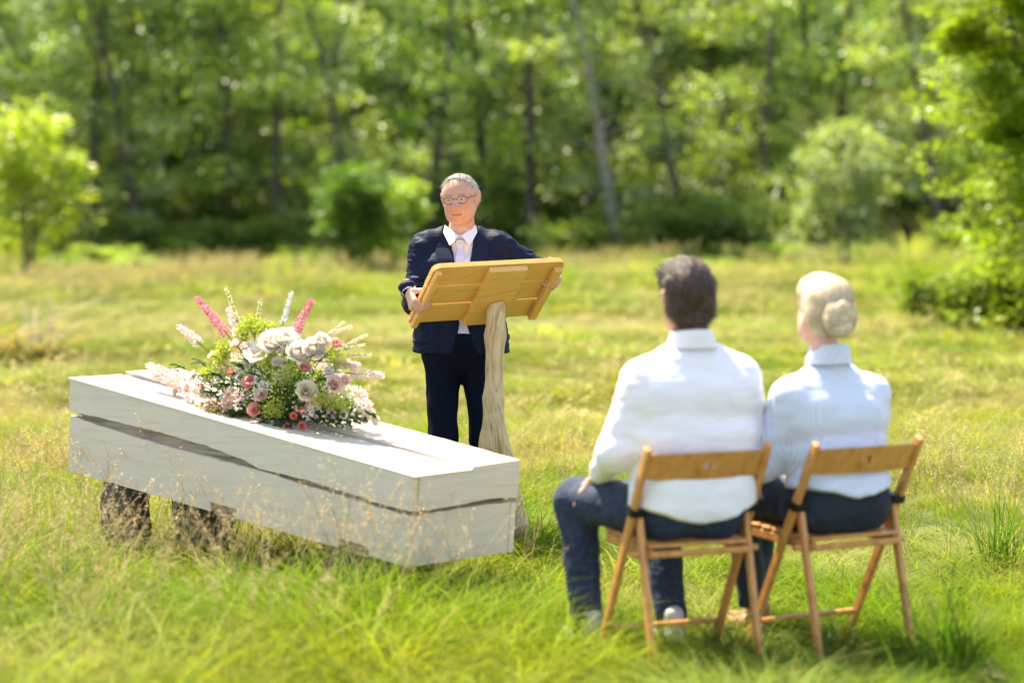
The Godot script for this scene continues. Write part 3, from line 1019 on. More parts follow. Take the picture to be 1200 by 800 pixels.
func coffin() -> void:
	var t := thing("coffin", "whitewashed rough plank coffin resting on tree stumps in the grass", "coffin")
	var upper := [Vector2(0, .61), Vector2(.075, .602), Vector2(.171, .62), Vector2(.29, .628), Vector2(.402, .607), Vector2(.451, .655), Vector2(.564, .69), Vector2(.699, .692), Vector2(.885, .67), Vector2(1, .64)]
	var lower := [Vector2(0, .555), Vector2(.075, .553), Vector2(.171, .562), Vector2(.29, .566), Vector2(.402, .588), Vector2(.451, .578), Vector2(.564, .568), Vector2(.699, .56), Vector2(.885, .57), Vector2(1, .595)]
	# long side boards with natural edges, and slots cut for the bearers
	var lo := rough_line(lower, 64, 0.012, 61)
	var under := PackedVector2Array([Vector2(1, 0), Vector2(.545, 0), Vector2(.545, .10), Vector2(.468, .10), Vector2(.468, 0), Vector2(.184, 0), Vector2(.184, .10), Vector2(.104, .10), Vector2(.104, 0), Vector2(0, 0)])
	var front := lo.duplicate()
	front.append_array(under)
	part("side_board", slab(front, 0.0, 0.05, "uh"), M.whitewash, t)
	part("side_board", slab(front, 0.95, 1.0, "uh"), M.whitewash, t)
	var up := rough_line(upper, 64, 0.010, 62)
	var lid := up.duplicate()
	lid.append_array(PackedVector2Array([Vector2(1, .975), Vector2(0, .975)]))
	var ls := thing_part("lid", t)
	part("lid_side_board", slab(lid, -0.012, 0.045, "uh"), M.whitewash, ls)
	part("lid_side_board", slab(lid, 0.955, 1.012, "uh"), M.whitewash, ls)
	# end boards between the sides
	var e1 := rough_line([Vector2(0, .555), Vector2(.3, .565), Vector2(.7, .575), Vector2(1, .56)], 16, 0.012, 63)
	for p: Array in [[0.0015, 0.018], [0.982, 0.9985]]:
		var pl := PackedVector2Array()
		for q in e1:
			pl.append(Vector2(lerpf(0.0515, 0.9485, q.x), q.y))
		pl.append_array(PackedVector2Array([Vector2(.9485, 0), Vector2(.0515, 0)]))
		part("end_board", slab(pl, p[0], p[1], "vh"), M.whitewash, t)
	var e2 := rough_line([Vector2(0, .61), Vector2(.4, .62), Vector2(.7, .64), Vector2(1, .625)], 16, 0.012, 64)
	for p: Array in [[-0.004, 0.016], [0.984, 1.004]]:
		var pl := PackedVector2Array()
		for q in e2:
			pl.append(Vector2(lerpf(0.047, 0.953, q.x), q.y))
		pl.append_array(PackedVector2Array([Vector2(.953, .975), Vector2(.047, .975)]))
		part("lid_end_board", slab(pl, p[0], p[1], "vh"), M.whitewash, ls)
	# two lid planks with an open split that closes towards the foot
	var split := rough_line([Vector2(0, .535), Vector2(.12, .53), Vector2(.3, .515), Vector2(.6, .50), Vector2(1, .49)], 40, 0.010, 65)
	var a := PackedVector2Array()
	var b := PackedVector2Array()
	for q in split:
		var w := 0.002 + 0.020 * smoothstep(0.04, 0.3, q.x)
		var x := lerpf(-0.006, 1.006, q.x)
		a.append(Vector2(x, q.y - w))
		b.append(Vector2(x, q.y + w))
	a.append_array(PackedVector2Array([Vector2(1.006, -.016), Vector2(-.006, -.016)]))
	var back := rough_line([Vector2(0, 1.016), Vector2(.3, 1.03), Vector2(.6, 1.01), Vector2(1, 1.016)], 30, 0.02, 66)
	back = rev(back)
	b.append_array(back)
	part("lid_plank", slab(a, 0.977, 1.0, "uv"), M.whitewash, ls)
	part("lid_plank", slab(b, 0.977, 1.03, "uv"), M.whitewash, ls)
	# the plain inner box seen through the open joint, and the floor
	var inner := PackedVector2Array([Vector2(.02, .06), Vector2(.98, .06), Vector2(.98, .9), Vector2(.02, .9)])
	part("inner_board", slab(inner, 0.052, 0.075, "uh"), M.bare_board, t)
	part("inner_board", slab(inner, 0.925, 0.948, "uh"), M.bare_board, t)
	var ie := PackedVector2Array([Vector2(.077, .06), Vector2(.923, .06), Vector2(.923, .9), Vector2(.077, .9)])
	part("inner_board", slab(ie, 0.0185, 0.028, "vh"), M.bare_board, t)
	part("inner_board", slab(ie, 0.972, 0.9815, "vh"), M.bare_board, t)
	part("floor_board", slab(PackedVector2Array([Vector2(.02, .052), Vector2(.98, .052), Vector2(.98, .948), Vector2(.02, .948)]), 0.012, 0.055, "uv"), M.bare_board, t)
	# bearers let into the slots
	for u: float in [0.506, 0.144]:
		part("bearer", slab(PackedVector2Array([Vector2(u - .034, .02), Vector2(u + .034, .02), Vector2(u + .034, .98), Vector2(u - .034, .98)]), -0.03, 0.009, "uv"), M.bare_board, t)
	# stumps
	var ns := noise(70, 0.35, 3)
	for s: Array in [[0.86, 0.17, 0.105, "tallest dark stump under the head end of the coffin"], [0.70, 0.46, 0.115, "broad dark stump under the middle of the coffin"], [0.19, 0.22, 0.10, "short brown stump under the near foot corner of the coffin"], [0.2, 0.78, 0.10, "stump under the far foot corner of the coffin"], [0.85, 0.8, 0.10, "stump under the far head corner of the coffin"]]:
		var top := cof(s[0], s[1], -0.03)
		var st := thing("tree_stump", s[3], "stump", Vector3(top.x, 0, top.z), 0.0, "stumps that carry the coffin")
		var mb := MB.new()
		var pts: Array = []
		var rad: Array = []
		for i in 7:
			pts.append(Vector3(0.01 * sin(i), lerpf(-0.05, top.y - 0.002, i / 6.0), 0.01 * cos(i * 1.3)))
			rad.append(s[2] * (1.25 if i == 0 else 1.08 if i == 1 else 1.0))
		mb.tube(pts, rad, 22, 0.022, ns, false)
		part("bark", mb, M.bark, st)
		var cap := MB.new()
		for i in 22:
			var x := mb.v.size() - 22 + i
			var y := mb.v.size() - 22 + (i + 1) % 22
			cap.face(pts[6], mb.v[x], mb.v[y], Vector3.UP)
		part("cut_top", cap, M.bare_board, st)

func thing_part(called: String, parent: Node) -> Node3D:
	var o := Node3D.new()
	o.name = called
	parent.add_child(o, true)
	return o


# ---------------------------------------------------------------- flowers (offsets in metres from the middle of the arrangement on the lid)
const BLOOMS := [
	["peony", Vector3(-0.184, 0.086, 0.098), 0.0540, "cream"],
	["rose", Vector3(-0.103, 0.156, 0.147), 0.0414, "pink"],
	["rose", Vector3(-0.048, 0.108, 0.187), 0.0378, "blush"],
	["rose", Vector3(-0.077, 0.045, 0.174), 0.0378, "pink"],
	["rose", Vector3(-0.33, 0.111, -0.033), 0.0342, "pink"],
	["rose", Vector3(-0.373, 0.165, -0.093), 0.0342, "white"],
	["rose", Vector3(-0.186, 0.196, 0.08), 0.0234, "coral"],
	["peony", Vector3(0.152, 0.132, 0.284), 0.0522, "ivory"],
	["rose", Vector3(0.097, 0.027, 0.268), 0.0198, "coral"],
	["rose", Vector3(0.136, 0.05, 0.284), 0.0216, "coral"],
	["rose", Vector3(0.134, -0.014, 0.285), 0.0234, "coral"],
	["rose", Vector3(0.068, -0.02, 0.255), 0.0198, "coral"],
	["rose", Vector3(0.145, 0.227, 0.264), 0.0342, "pink"],
	["peony", Vector3(0.27, 0.161, 0.314), 0.0432, "blush"],
	["rose", Vector3(0.273, 0.325, 0.258), 0.0324, "pink"],
	["rose", Vector3(-0.166, 0.313, 0.062), 0.0342, "blush"],
	["rose", Vector3(-0.122, 0.304, 0.098), 0.0288, "blush"],
	["lily", Vector3(-0.071, 0.286, 0.138), 0.0540, "white"],
	["peony", Vector3(0.004, 0.327, 0.169), 0.0719, "white"],
	["peony", Vector3(0.06, 0.342, 0.191), 0.0647, "white"],
	["peony", Vector3(0.117, 0.288, 0.236), 0.0647, "white"],
	["peony", Vector3(0.182, 0.304, 0.253), 0.0576, "white"],
	["rose", Vector3(0.216, 0.338, 0.246), 0.0432, "white"],
	["rose", Vector3(0.025, 0.244, 0.205), 0.0324, "white"],
	["rose", Vector3(-0.408, 0.118, -0.128), 0.0288, "blush"],
	["rose", Vector3(0.393, 0.023, 0.336), 0.0288, "white"],
	["rose", Vector3(0.306, 0.037, 0.334), 0.0252, "white"],
	["rose", Vector3(0.437, 0.011, 0.321), 0.0288, "white"],
	["rose", Vector3(-0.277, 0.261, -0.017), 0.0288, "blush"],
	["rose", Vector3(0.245, 0.212, 0.298), 0.0288, "white"],
	["rose", Vector3(0.316, 0.178, 0.317), 0.0288, "blush"],
	["rose", Vector3(-0.473, 0.085, -0.26), 0.0252, "blush"],
]
const SPIKES := [
	["pink", Vector3(-0.218, 0.347, -0.039), Vector3(-0.364, 0.492, -0.2), 0.016],
	["pink", Vector3(0.088, 0.354, 0.158), Vector3(0.157, 0.493, 0.086), 0.015],
	["pale", Vector3(-0.354, 0.298, -0.174), Vector3(-0.45, 0.365, -0.248), 0.016],
	["bud", Vector3(-0.159, 0.381, -0.006), Vector3(-0.232, 0.539, -0.128), 0.008],
	["pale", Vector3(0.323, 0.203, 0.27), Vector3(0.465, 0.191, 0.256), 0.016],
	["pale", Vector3(-0.402, 0.137, -0.164), Vector3(-0.599, 0.192, -0.329), 0.02],
	["pale", Vector3(-0.425, 0.113, -0.194), Vector3(-0.583, 0.147, -0.321), 0.018],
	["pale", Vector3(-0.157, 0.336, 0.019), Vector3(-0.217, 0.448, -0.119), 0.012],
	["feather", Vector3(0.038, 0.395, 0.115), Vector3(0.066, 0.516, 0.036), 0.008],
	["ear", Vector3(0.264, 0.288, 0.236), Vector3(0.397, 0.358, 0.218), 0.008],
	["ear", Vector3(0.265, 0.275, 0.241), Vector3(0.407, 0.274, 0.224), 0.008],
	["ear", Vector3(0.257, 0.288, 0.235), Vector3(0.389, 0.315, 0.214), 0.008],
	["ear", Vector3(0.233, 0.357, 0.197), Vector3(0.327, 0.387, 0.18), 0.008],
	["ear", Vector3(0.22, 0.336, 0.207), Vector3(0.294, 0.404, 0.162), 0.006],
	["pale", Vector3(0.258, 0.244, 0.251), Vector3(0.366, 0.236, 0.292), 0.014],
	["bud", Vector3(-0.08, 0.374, 0.057), Vector3(-0.068, 0.489, -0.004), 0.006],
]
const FILLERS := [
	[Vector3(-0.25, 0.226, 0.0), 0.0576],
	[Vector3(-0.098, 0.395, 0.053), 0.0432],
	[Vector3(-0.135, 0.359, 0.045), 0.0432],
	[Vector3(-0.015, 0.266, 0.158), 0.0504],
	[Vector3(0.013, 0.064, 0.205), 0.0540],
	[Vector3(0.267, 0.262, 0.266), 0.0504],
	[Vector3(0.226, 0.089, 0.293), 0.0504],
	[Vector3(-0.29, 0.17, -0.023), 0.0396],
	[Vector3(-0.046, 0.376, 0.098), 0.0360],
	[Vector3(-0.224, 0.281, 0.006), 0.0432],
	[Vector3(0.061, 0.188, 0.215), 0.0468],
	[Vector3(0.297, 0.09, 0.309), 0.0432],
	[Vector3(-0.309, 0.025, -0.025), 0.0360],
	[Vector3(-0.235, 0.023, 0.041), 0.0396],
]
const LEAVES := [
	Vector3(-0.446, 0.189, -0.26),
	Vector3(-0.474, 0.173, -0.276),
	Vector3(-0.302, 0.169, -0.03),
	Vector3(-0.333, 0.221, -0.077),
	Vector3(-0.248, 0.173, 0.019),
	Vector3(-0.102, 0.234, 0.117),
	Vector3(-0.141, 0.215, 0.095),
	Vector3(-0.07, 0.183, 0.149),
	Vector3(0.062, -0.004, 0.237),
	Vector3(0.305, 0.014, 0.32),
	Vector3(0.409, 0.042, 0.317),
	Vector3(0.368, 0.029, 0.324),
	Vector3(0.18, 0.018, 0.287),
	Vector3(0.099, 0.173, 0.241),
	Vector3(0.208, 0.176, 0.281),
	Vector3(-0.267, 0.1, 0.014),
	Vector3(-0.032, -0.009, 0.187),
	Vector3(0.025, -0.013, 0.218),
	Vector3(0.244, 0.02, 0.307),
	Vector3(0.28, 0.056, 0.314),
	Vector3(0.118, 0.086, 0.259),
	Vector3(-0.147, 0.019, 0.113),
	Vector3(-0.207, 0.14, 0.059),
]
const PETALS := {"white": Color(0.86, 0.86, 0.80), "ivory": Color(0.85, 0.82, 0.70), "cream": Color(0.84, 0.76, 0.64), "blush": Color(0.84, 0.70, 0.66), "pink": Color(0.82, 0.50, 0.46), "coral": Color(0.78, 0.32, 0.27)}

func bloom_mesh(sd: int, rings: int, open: float, heart: Color, rim: Color) -> ArrayMesh:
	rng.seed = sd
	var mb := MB.new()
	for r in rings:
		var t := float(r + 1) / rings
		var cnt := 3 + r
		for i in cnt:
			var a0 := TAU * i / cnt + r * 0.9 + rng.randf() * 0.4
			var rad := lerpf(0.18, 0.80, t) * rng.randf_range(0.92, 1.08)
			var wide := lerpf(2.0, 4.4 / sqrt(cnt), t)
			var high := lerpf(0.62, 0.34, t) * rng.randf_range(0.9, 1.1)
			var flare := open * t * rng.randf_range(0.7, 1.2)
			var fn := func(s: float, u: float) -> Vector3:
				var a := a0 + (s - 0.5) * wide * (0.5 + 0.5 * sin(clampf(u * 0.8 + 0.12, 0, 1) * PI))
				var edge := pow(absf(s - 0.5) * 2.0, 2.4)
				var rr := rad * sin(clampf(0.25 + u * 0.75, 0.0, 1.0) * PI * 0.56) + flare * 0.32 * u * u * u + 0.05 * edge
				var y := -0.55 + u * (0.55 + high) - flare * 0.16 * u * u * u - 0.22 * edge * u
				return Vector3(cos(a) * rr, y, sin(a) * rr)
			var g := rng.randf_range(0.92, 1.05)
			var colr := heart.lerp(rim, t)
			mb.patch(fn, 5, 5, func(_s: float, u: float) -> Color: return Color(colr.r * g, colr.g * g * lerpf(0.9, 1.0, u), colr.b * g * lerpf(0.86, 1.0, u)))
	return mb.mesh()

func flowers() -> void:
	var base := Vector3(-0.995, 0.70, -9.0)
	var t := thing("flower_arrangement", "large funeral arrangement of white and pink flowers on the coffin lid", "flowers", base)
	var hub := Vector3(0, 0.02, 0.02)
	# blooms
	var made := {}
	var names := {"rose": "rose", "peony": "peony", "lily": "lily"}
	var stems := MB.new()
	stems.tint = Color(0.08, 0.14, 0.03)
	var n := 0
	for b: Array in BLOOMS:
		var key: String = b[0] + b[3] + str(n % 2)
		var rim: Color = PETALS[b[3]]
		if not made.has(key):
			var heart := rim.lerp(Color(0.74, 0.45, 0.36) if b[3] == "cream" else Color(rim.r * 0.95, rim.g * 0.85, rim.b * 0.75), 0.6)
			made[key] = bloom_mesh(400 + n, 4 if b[0] == "rose" else (6 if b[0] == "peony" else 2), 0.5 if b[0] == "rose" else (0.8 if b[0] == "peony" else 1.6), heart, rim)
		var at: Vector3 = b[1]
		var o := obj(names[b[0]], made[key], M.petal, t)
		var up := (at - hub + Vector3(0, 0.05, 0.14)).normalized()
		var x := up.cross(Vector3(0.3, 0.1, 0.9)).normalized()
		var rr: float = b[2] * (0.82 if b[0] == "rose" else 0.86)
		o.transform = Transform3D(Basis(x, up, x.cross(up)).scaled(Vector3.ONE * rr) * Basis(Vector3.UP, n * 1.9), at)
		o.basis = Basis(x, up, x.cross(up)) * Basis(Vector3.UP, n * 1.9) * Basis.from_scale(Vector3.ONE * rr)
		stems.tube([hub + rv() * 0.03, at - up * rr * 0.5], [0.003, 0.0025], 4, 0.0, null, false)
		n += 1
	# flower spikes and ears
	rng.seed = 71
	for s: Array in SPIKES:
		var mb := MB.new()
		var a: Vector3 = s[1]
		var e: Vector3 = s[2]
		var dir := (e - a).normalized()
		mb.tint = Color(0.16, 0.22, 0.05)
		mb.tube([a - dir * 0.1, a, e], [0.003, 0.0025, 0.0012], 5, 0.0, null, false)
		var l := a.distance_to(e)
		var cnt := int({"pink": 2600.0, "pale": 1900.0, "bud": 700.0, "feather": 1500.0, "ear": 900.0}[s[0]] * l)
		for i in cnt:
			var u := rng.randf()
			var o := rv()
			o = (o - dir * o.dot(dir)).normalized()
			var r: float = s[3] * (1.15 - 0.85 * u) * rng.randf_range(0.5, 1.1)
			var col := Color(0.74, 0.20, 0.32).lerp(Color(0.80, 0.42, 0.50), rng.randf())
			var sz := 0.011
			if s[0] == "pale":
				col = Color(0.80, 0.62, 0.60).lerp(Color(0.80, 0.77, 0.72), rng.randf())
				sz = 0.013
			elif s[0] == "bud":
				col = Color(0.62, 0.62, 0.30).lerp(Color(0.78, 0.75, 0.55), rng.randf())
				sz = 0.009
			elif s[0] == "feather":
				col = Color(0.78, 0.78, 0.72)
				sz = 0.018
			elif s[0] == "ear":
				col = Color(0.72, 0.66, 0.44).lerp(Color(0.78, 0.76, 0.62), rng.randf())
				sz = 0.012
			mb.leaf(a + dir * l * u + o * r, (o * (0.3 if s[0] in ["ear", "feather"] else 1.0) + dir * 0.7 + rv() * 0.3).normalized(), rv().normalized(), sz * rng.randf_range(0.8, 1.3), sz * (0.3 if s[0] in ["ear", "feather"] else 0.75), col)
		part({"pink": "astilbe_spike", "pale": "blush_spike", "bud": "bud_spray", "feather": "feather_grass", "ear": "grass_ear"}[s[0]], mb, M.petal, t)
	# small blossom clusters between the large blooms
	for i in 130:
		var p := rv()
		p.y = absf(p.y)
		p.z = absf(p.z) * 0.9 - 0.1
		p = p.normalized()
		var at := Vector3(p.x * 0.40, p.y * 0.30 * (1.0 - absf(p.x) * 0.45) + 0.03, p.z * 0.20 + p.x * 0.18 + 0.03)
		var mb := MB.new()
		var tone := Color(0.80, 0.78, 0.70) if i % 3 else Color(0.78, 0.56, 0.55)
		for k in 26:
			var o := rv() * 0.024
			mb.leaf(at + o, (o + p * 0.01 + rv() * 0.008).normalized(), (p + rv() * 0.5).normalized(), 0.013, 0.010, tone)
		part("blossom_cluster", mb, M.petal, t)
	# yellow green filler sprays
	for s: Array in FILLERS:
		var mb := MB.new()
		var at: Vector3 = s[0]
		for k in 9:
			var q: Vector3 = at + rv() * s[1] * 0.7
			mb.tint = Color(0.2, 0.27, 0.05)
			mb.tube([at - Vector3(0, 0.06, 0.05), q], [0.0015, 0.001], 3, 0.0, null, false)
			for i in 46:
				var o: Vector3 = rv() * s[1] * 0.62
				var g := rng.randf_range(0.8, 1.2)
				mb.leaf(q + o, (o + rv() * 0.01).normalized(), rv().normalized(), 0.0095, 0.007, Color(0.46 * g, 0.50 * g, 0.09 * g))
		part("filler_spray", mb, M.leaf, t)
	# large glossy leaves
	for at: Vector3 in LEAVES:
		stems.tube([hub + rv() * 0.03, at], [0.003, 0.002], 4, 0.0, null, false)
		for k in 2:
			var mb := MB.new()
			var out := (at - hub + rv() * 0.12).normalized()
			var side := out.cross(Vector3.UP + rv() * 0.5).normalized()
			var up := side.cross(out).normalized()
			var l := rng.randf_range(0.055, 0.085)
			var g := rng.randf_range(0.8, 1.25)
			mb.patch(func(s: float, u: float) -> Vector3: return at - out * 0.02 + out * u * l + side * (s - 0.5) * l * 0.6 * sin(clampf(u, 0.0, 1.0) * PI) - up * u * u * l * 0.35 + up * absf(s - 0.5) * 0.012, 4, 6, func(_s: float, _u: float) -> Color: return Color(0.045 * g, 0.10 * g, 0.025 * g))
			part("leaf", mb, M.leaf, t)
	# small greenery that fills the dome
	rng.seed = 72
	var green := MB.new()
	for i in 4200:
		var p := rv()
		p.y = absf(p.y) * 0.9
		p = p.normalized() * pow(rng.randf(), 0.5)
		var q := Vector3(p.x * 0.36, p.y * 0.29 * (1.0 - absf(p.x) * 0.5) + 0.008, p.z * 0.17 + p.x * 0.16 + 0.02)
		var g := rng.randf_range(0.9, 1.8)
		var grey := rng.randf() < 0.3
		green.leaf(q, (p + rv() * 0.8).normalized(), rv().normalized(), rng.randf_range(0.018, 0.036), rng.randf_range(0.007, 0.014), Color(0.15 * g, 0.19 * g, 0.10 * g) if grey else Color(0.07 * g, 0.125 * g, 0.03 * g))
	# brown-green tuft at the front left and trailing stems at the right
	for i in 500:
		var p := rv()
		var g := rng.randf_range(0.7, 1.3)
		green.leaf(Vector3(-0.2, 0.035, 0.06) + p * Vector3(0.1, 0.04, 0.06), (p + rv()).normalized(), rv().normalized(), 0.016, 0.007, Color(0.24 * g, 0.20 * g, 0.09 * g))
		p = rv()
		green.leaf(Vector3(0.28, 0.03, 0.2) + p * Vector3(0.12, 0.045, 0.08), (p + rv()).normalized(), rv().normalized(), 0.022, 0.010, Color(0.06 * g, 0.11 * g, 0.03 * g))
	var gm := part("greenery", green, M.leaf, t)
	gm.set_meta("kind", "stuff")
	var sm := part("stems", stems, M.leaf, t)
	sm.set_meta("kind", "stuff")
	# soaked foam block the stems stand in
	var foam := MB.new()
	foam.tint = Color(0.03, 0.06, 0.02)
	foam.box(Transform3D(Basis(Vector3.UP, deg_to_rad(-41.0)), Vector3(0, 0.03, 0)), Vector3(0.34, 0.05, 0.12), 0.01)
	part("foam_block", foam, M.leaf, t)


# ---------------------------------------------------------------- lectern
const BOARD_AT := Vector3(-0.117, 1.206, -9.72)
const BOARD_YAW := 25.0
const BOARD_TILT := 38.0

func board_frame() -> Transform3D:
	var f := deg_to_rad(BOARD_YAW)
	var k := deg_to_rad(BOARD_TILT)
	var w := Vector3(cos(f), 0.035, -sin(f)).normalized()
	var e := Vector3(sin(f) * cos(k), sin(k), cos(f) * cos(k))
	e = (e - w * e.dot(w)).normalized()
	return Transform3D(Basis(w, e, w.cross(e)), BOARD_AT)    # x across, y up the slope, z out of the underside towards the listeners

func lectern() -> void:
	var t := thing("lectern", "wooden lectern of oiled planks on a debarked tree trunk", "lectern", Vector3(-0.085, 0, -9.77))
	var bf := board_frame()
	bf.origin -= t.position
	var half := 0.325
	var ys := [-0.144, 0.0, 0.144]
	var hs := [0.137, 0.137, 0.137]
	for i in 3:
		var mb := MB.new()
		if i == 2:
			# top plank with rounded upper corners
			var pl := PackedVector2Array([Vector2(-half, -0.0685), Vector2(half, -0.0685)])
			for k in 6:
				var a := PI * 0.5 * k / 5.0
				pl.append(Vector2(half - 0.035 + cos(a) * 0.035, 0.0335 + sin(a) * 0.035))
			for k in 6:
				var a := PI * 0.5 + PI * 0.5 * k / 5.0
				pl.append(Vector2(-half + 0.035 + cos(a) * 0.035, 0.0335 + sin(a) * 0.035))
			flat_prism(mb, pl, bf * Transform3D(Basis.IDENTITY, Vector3(0, ys[i], 0)), -0.012, 0.012)
		else:
			mb.box(bf * Transform3D(Basis.IDENTITY, Vector3(0, ys[i], 0)), Vector3(half * 2, hs[i], 0.024), 0.004)
		part("plank", mb, M.oiled_oak, t)
	for a: Array in [[-0.302, 0.030, 0.026, 0.415], [0.292, 0.040, 0.030, 0.385]]:
		var mb := MB.new()
		mb.box(bf * Transform3D(Basis.IDENTITY, Vector3(a[0], -0.012, 0.0125 + a[2] * 0.5)), Vector3(a[1], a[3], a[2]), 0.004)
		part("batten", mb, M.oiled_oak, t)
	var mid := MB.new()
	mid.box(bf * Transform3D(Basis.IDENTITY, Vector3(0.035, -0.005, 0.0285)), Vector3(0.19, 0.418, 0.032), 0.004)
	part("centre_batten", mid, M.oiled_oak, t)
	# ledge that keeps papers on the reading side
	var ledge := MB.new()
	ledge.box(bf * Transform3D(Basis.IDENTITY, Vector3(0, -0.205, -0.0225)), Vector3(half * 1.9, 0.018, 0.02), 0.003)
	part("paper_ledge", ledge, M.oiled_oak, t)
	# trunk: cut along the board's underside, flaring into a root fork at the ground
	var ns := noise(81, 0.5, 3)
	var b := Blob.new(Vector3(-0.24, -0.1, -0.2), Vector3(0.24, 1.36, 0.2), 0.0125, 70.0)
	b.chain([Vector3(0.014, 1.38, 0.012), Vector3(0.01, 1.0, 0.0), Vector3(0.0, 0.70, 0.0), Vector3(-0.012, 0.5, 0.0)], [0.045, 0.043, 0.043, 0.045])
	b.chain([Vector3(-0.012, 0.52, 0.0), Vector3(-0.06, 0.32, 0.01), Vector3(-0.13, 0.0, 0.03), Vector3(-0.14, -0.09, 0.03)], [0.040, 0.040, 0.042, 0.05])
	b.chain([Vector3(0.02, 0.62, 0.03), Vector3(0.068, 0.40, 0.035), Vector3(0.12, 0.12, 0.03), Vector3(0.14, -0.09, 0.03)], [0.024, 0.032, 0.036, 0.045])
	b.chain([Vector3(0.0, 0.5, -0.02), Vector3(0.01, 0.2, -0.07), Vector3(0.02, -0.09, -0.12)], [0.036, 0.04, 0.05])
	b.bake()
	var under := Plane(bf.basis.z, bf.basis.z.dot(bf.origin) + 0.0445)
	b.carve([under])
	b.ruffle(ns, 0.006, Vector3(60, 14, 60))
	var tr := MB.new()
	b.to(tr, func(_p: Vector3, _n: Vector3) -> Color: return Color.WHITE)
	part("trunk_post", tr, M.debarked_trunk, t)

func flat_prism(mb: MB, pl: PackedVector2Array, tf: Transform3D, z0: float, z1: float) -> void:
	var tr := Geometry2D.triangulate_polygon(pl)
	for i in range(0, tr.size(), 3):
		for z: float in [z0, z1]:
			mb.face(tf * Vector3(pl[tr[i]].x, pl[tr[i]].y, z), tf * Vector3(pl[tr[i + 1]].x, pl[tr[i + 1]].y, z), tf * Vector3(pl[tr[i + 2]].x, pl[tr[i + 2]].y, z), tf.basis.z * (1.0 if z == z1 else -1.0))
	for i in pl.size():
		var p := pl[i]
		var q := pl[(i + 1) % pl.size()]
		var m := (p + q) * 0.5
		mb.quad(tf * Vector3(p.x, p.y, z0), tf * Vector3(q.x, q.y, z0), tf * Vector3(q.x, q.y, z1), tf * Vector3(p.x, p.y, z1), tf.basis * Vector3(m.x, m.y, 0))


# ---------------------------------------------------------------- chairs (local frame: -z is where the sitter looks)
func chairs() -> void:
	var t := thing("folding_chair", "varnished wooden folding chair under the man in white", "chair", Vector3(0.564, 0, -7.262), deg_to_rad(21.4), "wooden folding chairs")
	var hw := 0.222
	for s: float in [-1.0, 1.0]:
		# long post from the backrest down to the front foot
		var mb := MB.new()
		mb.bar(Vector3(s * hw, 0.79, 0.245), Vector3(s * hw, -0.01, -0.17), Vector3.RIGHT, 0.022, 0.036, 0.006)
		part("post", mb, M.varnished_beech, t)
		# rear leg
		mb = MB.new()
		mb.bar(Vector3(s * (hw - 0.024), 0.575, 0.118), Vector3(s * (hw - 0.024), -0.01, 0.255), Vector3.RIGHT, 0.021, 0.034, 0.006)
		part("rear_leg", mb, M.varnished_beech, t)
		# hinge plate
		mb = MB.new()
		mb.box(Transform3D(Basis(Vector3.RIGHT, 0.25), Vector3(s * (hw - 0.010), 0.565, 0.127)), Vector3(0.056, 0.032, 0.046), 0.004)
		part("hinge", mb, M.dark_fitting, t)
		# seat rail
		mb = MB.new()
		mb.bar(Vector3(s * (hw - 0.047), 0.425, 0.17), Vector3(s * (hw - 0.047), 0.437, -0.18), Vector3.RIGHT, 0.02, 0.032, 0.004)
		part("seat_rail", mb, M.varnished_beech, t)
		mb = MB.new()
		mb.tube([Vector3(s * (hw + 0.014), 0.423, 0.142), Vector3(s * (hw - 0.06), 0.423, 0.142)], [0.011, 0.011], 12)
		part("bolt", mb, M.varnished_beech, t)
	# curved back rail with a round hole
	part("back_rail", back_rail(hw - 0.011), M.varnished_beech, t)
	for i in 6:
		var mb := MB.new()
		var z := 0.158 - i * 0.063
		mb.box(Transform3D(Basis(Vector3.RIGHT, -0.035), Vector3(0, 0.452 + i * 0.002, z)), Vector3((hw - 0.036) * 2, 0.014, 0.056), 0.004)
		part("seat_slat", mb, M.varnished_beech, t)
	for a: Array in [[0.425, 0.182, hw - 0.036, 0.022], [0.13, -0.102, hw - 0.012, 0.018]]:
		var mb := MB.new()
		mb.bar(Vector3(-a[2], a[0], a[1]), Vector3(a[2], a[0], a[1]), Vector3.UP, a[3], 0.02, 0.004)
		part("stretcher", mb, M.varnished_beech, t)
	var u := t.duplicate()
	u.name = numbered("folding_chair")
	add_child(u)
	u.position = Vector3(1.096, 0, -7.425)
	u.rotation.y = deg_to_rad(29.0)
	u.set_meta("label", "varnished wooden folding chair under the blonde listener in stripes")

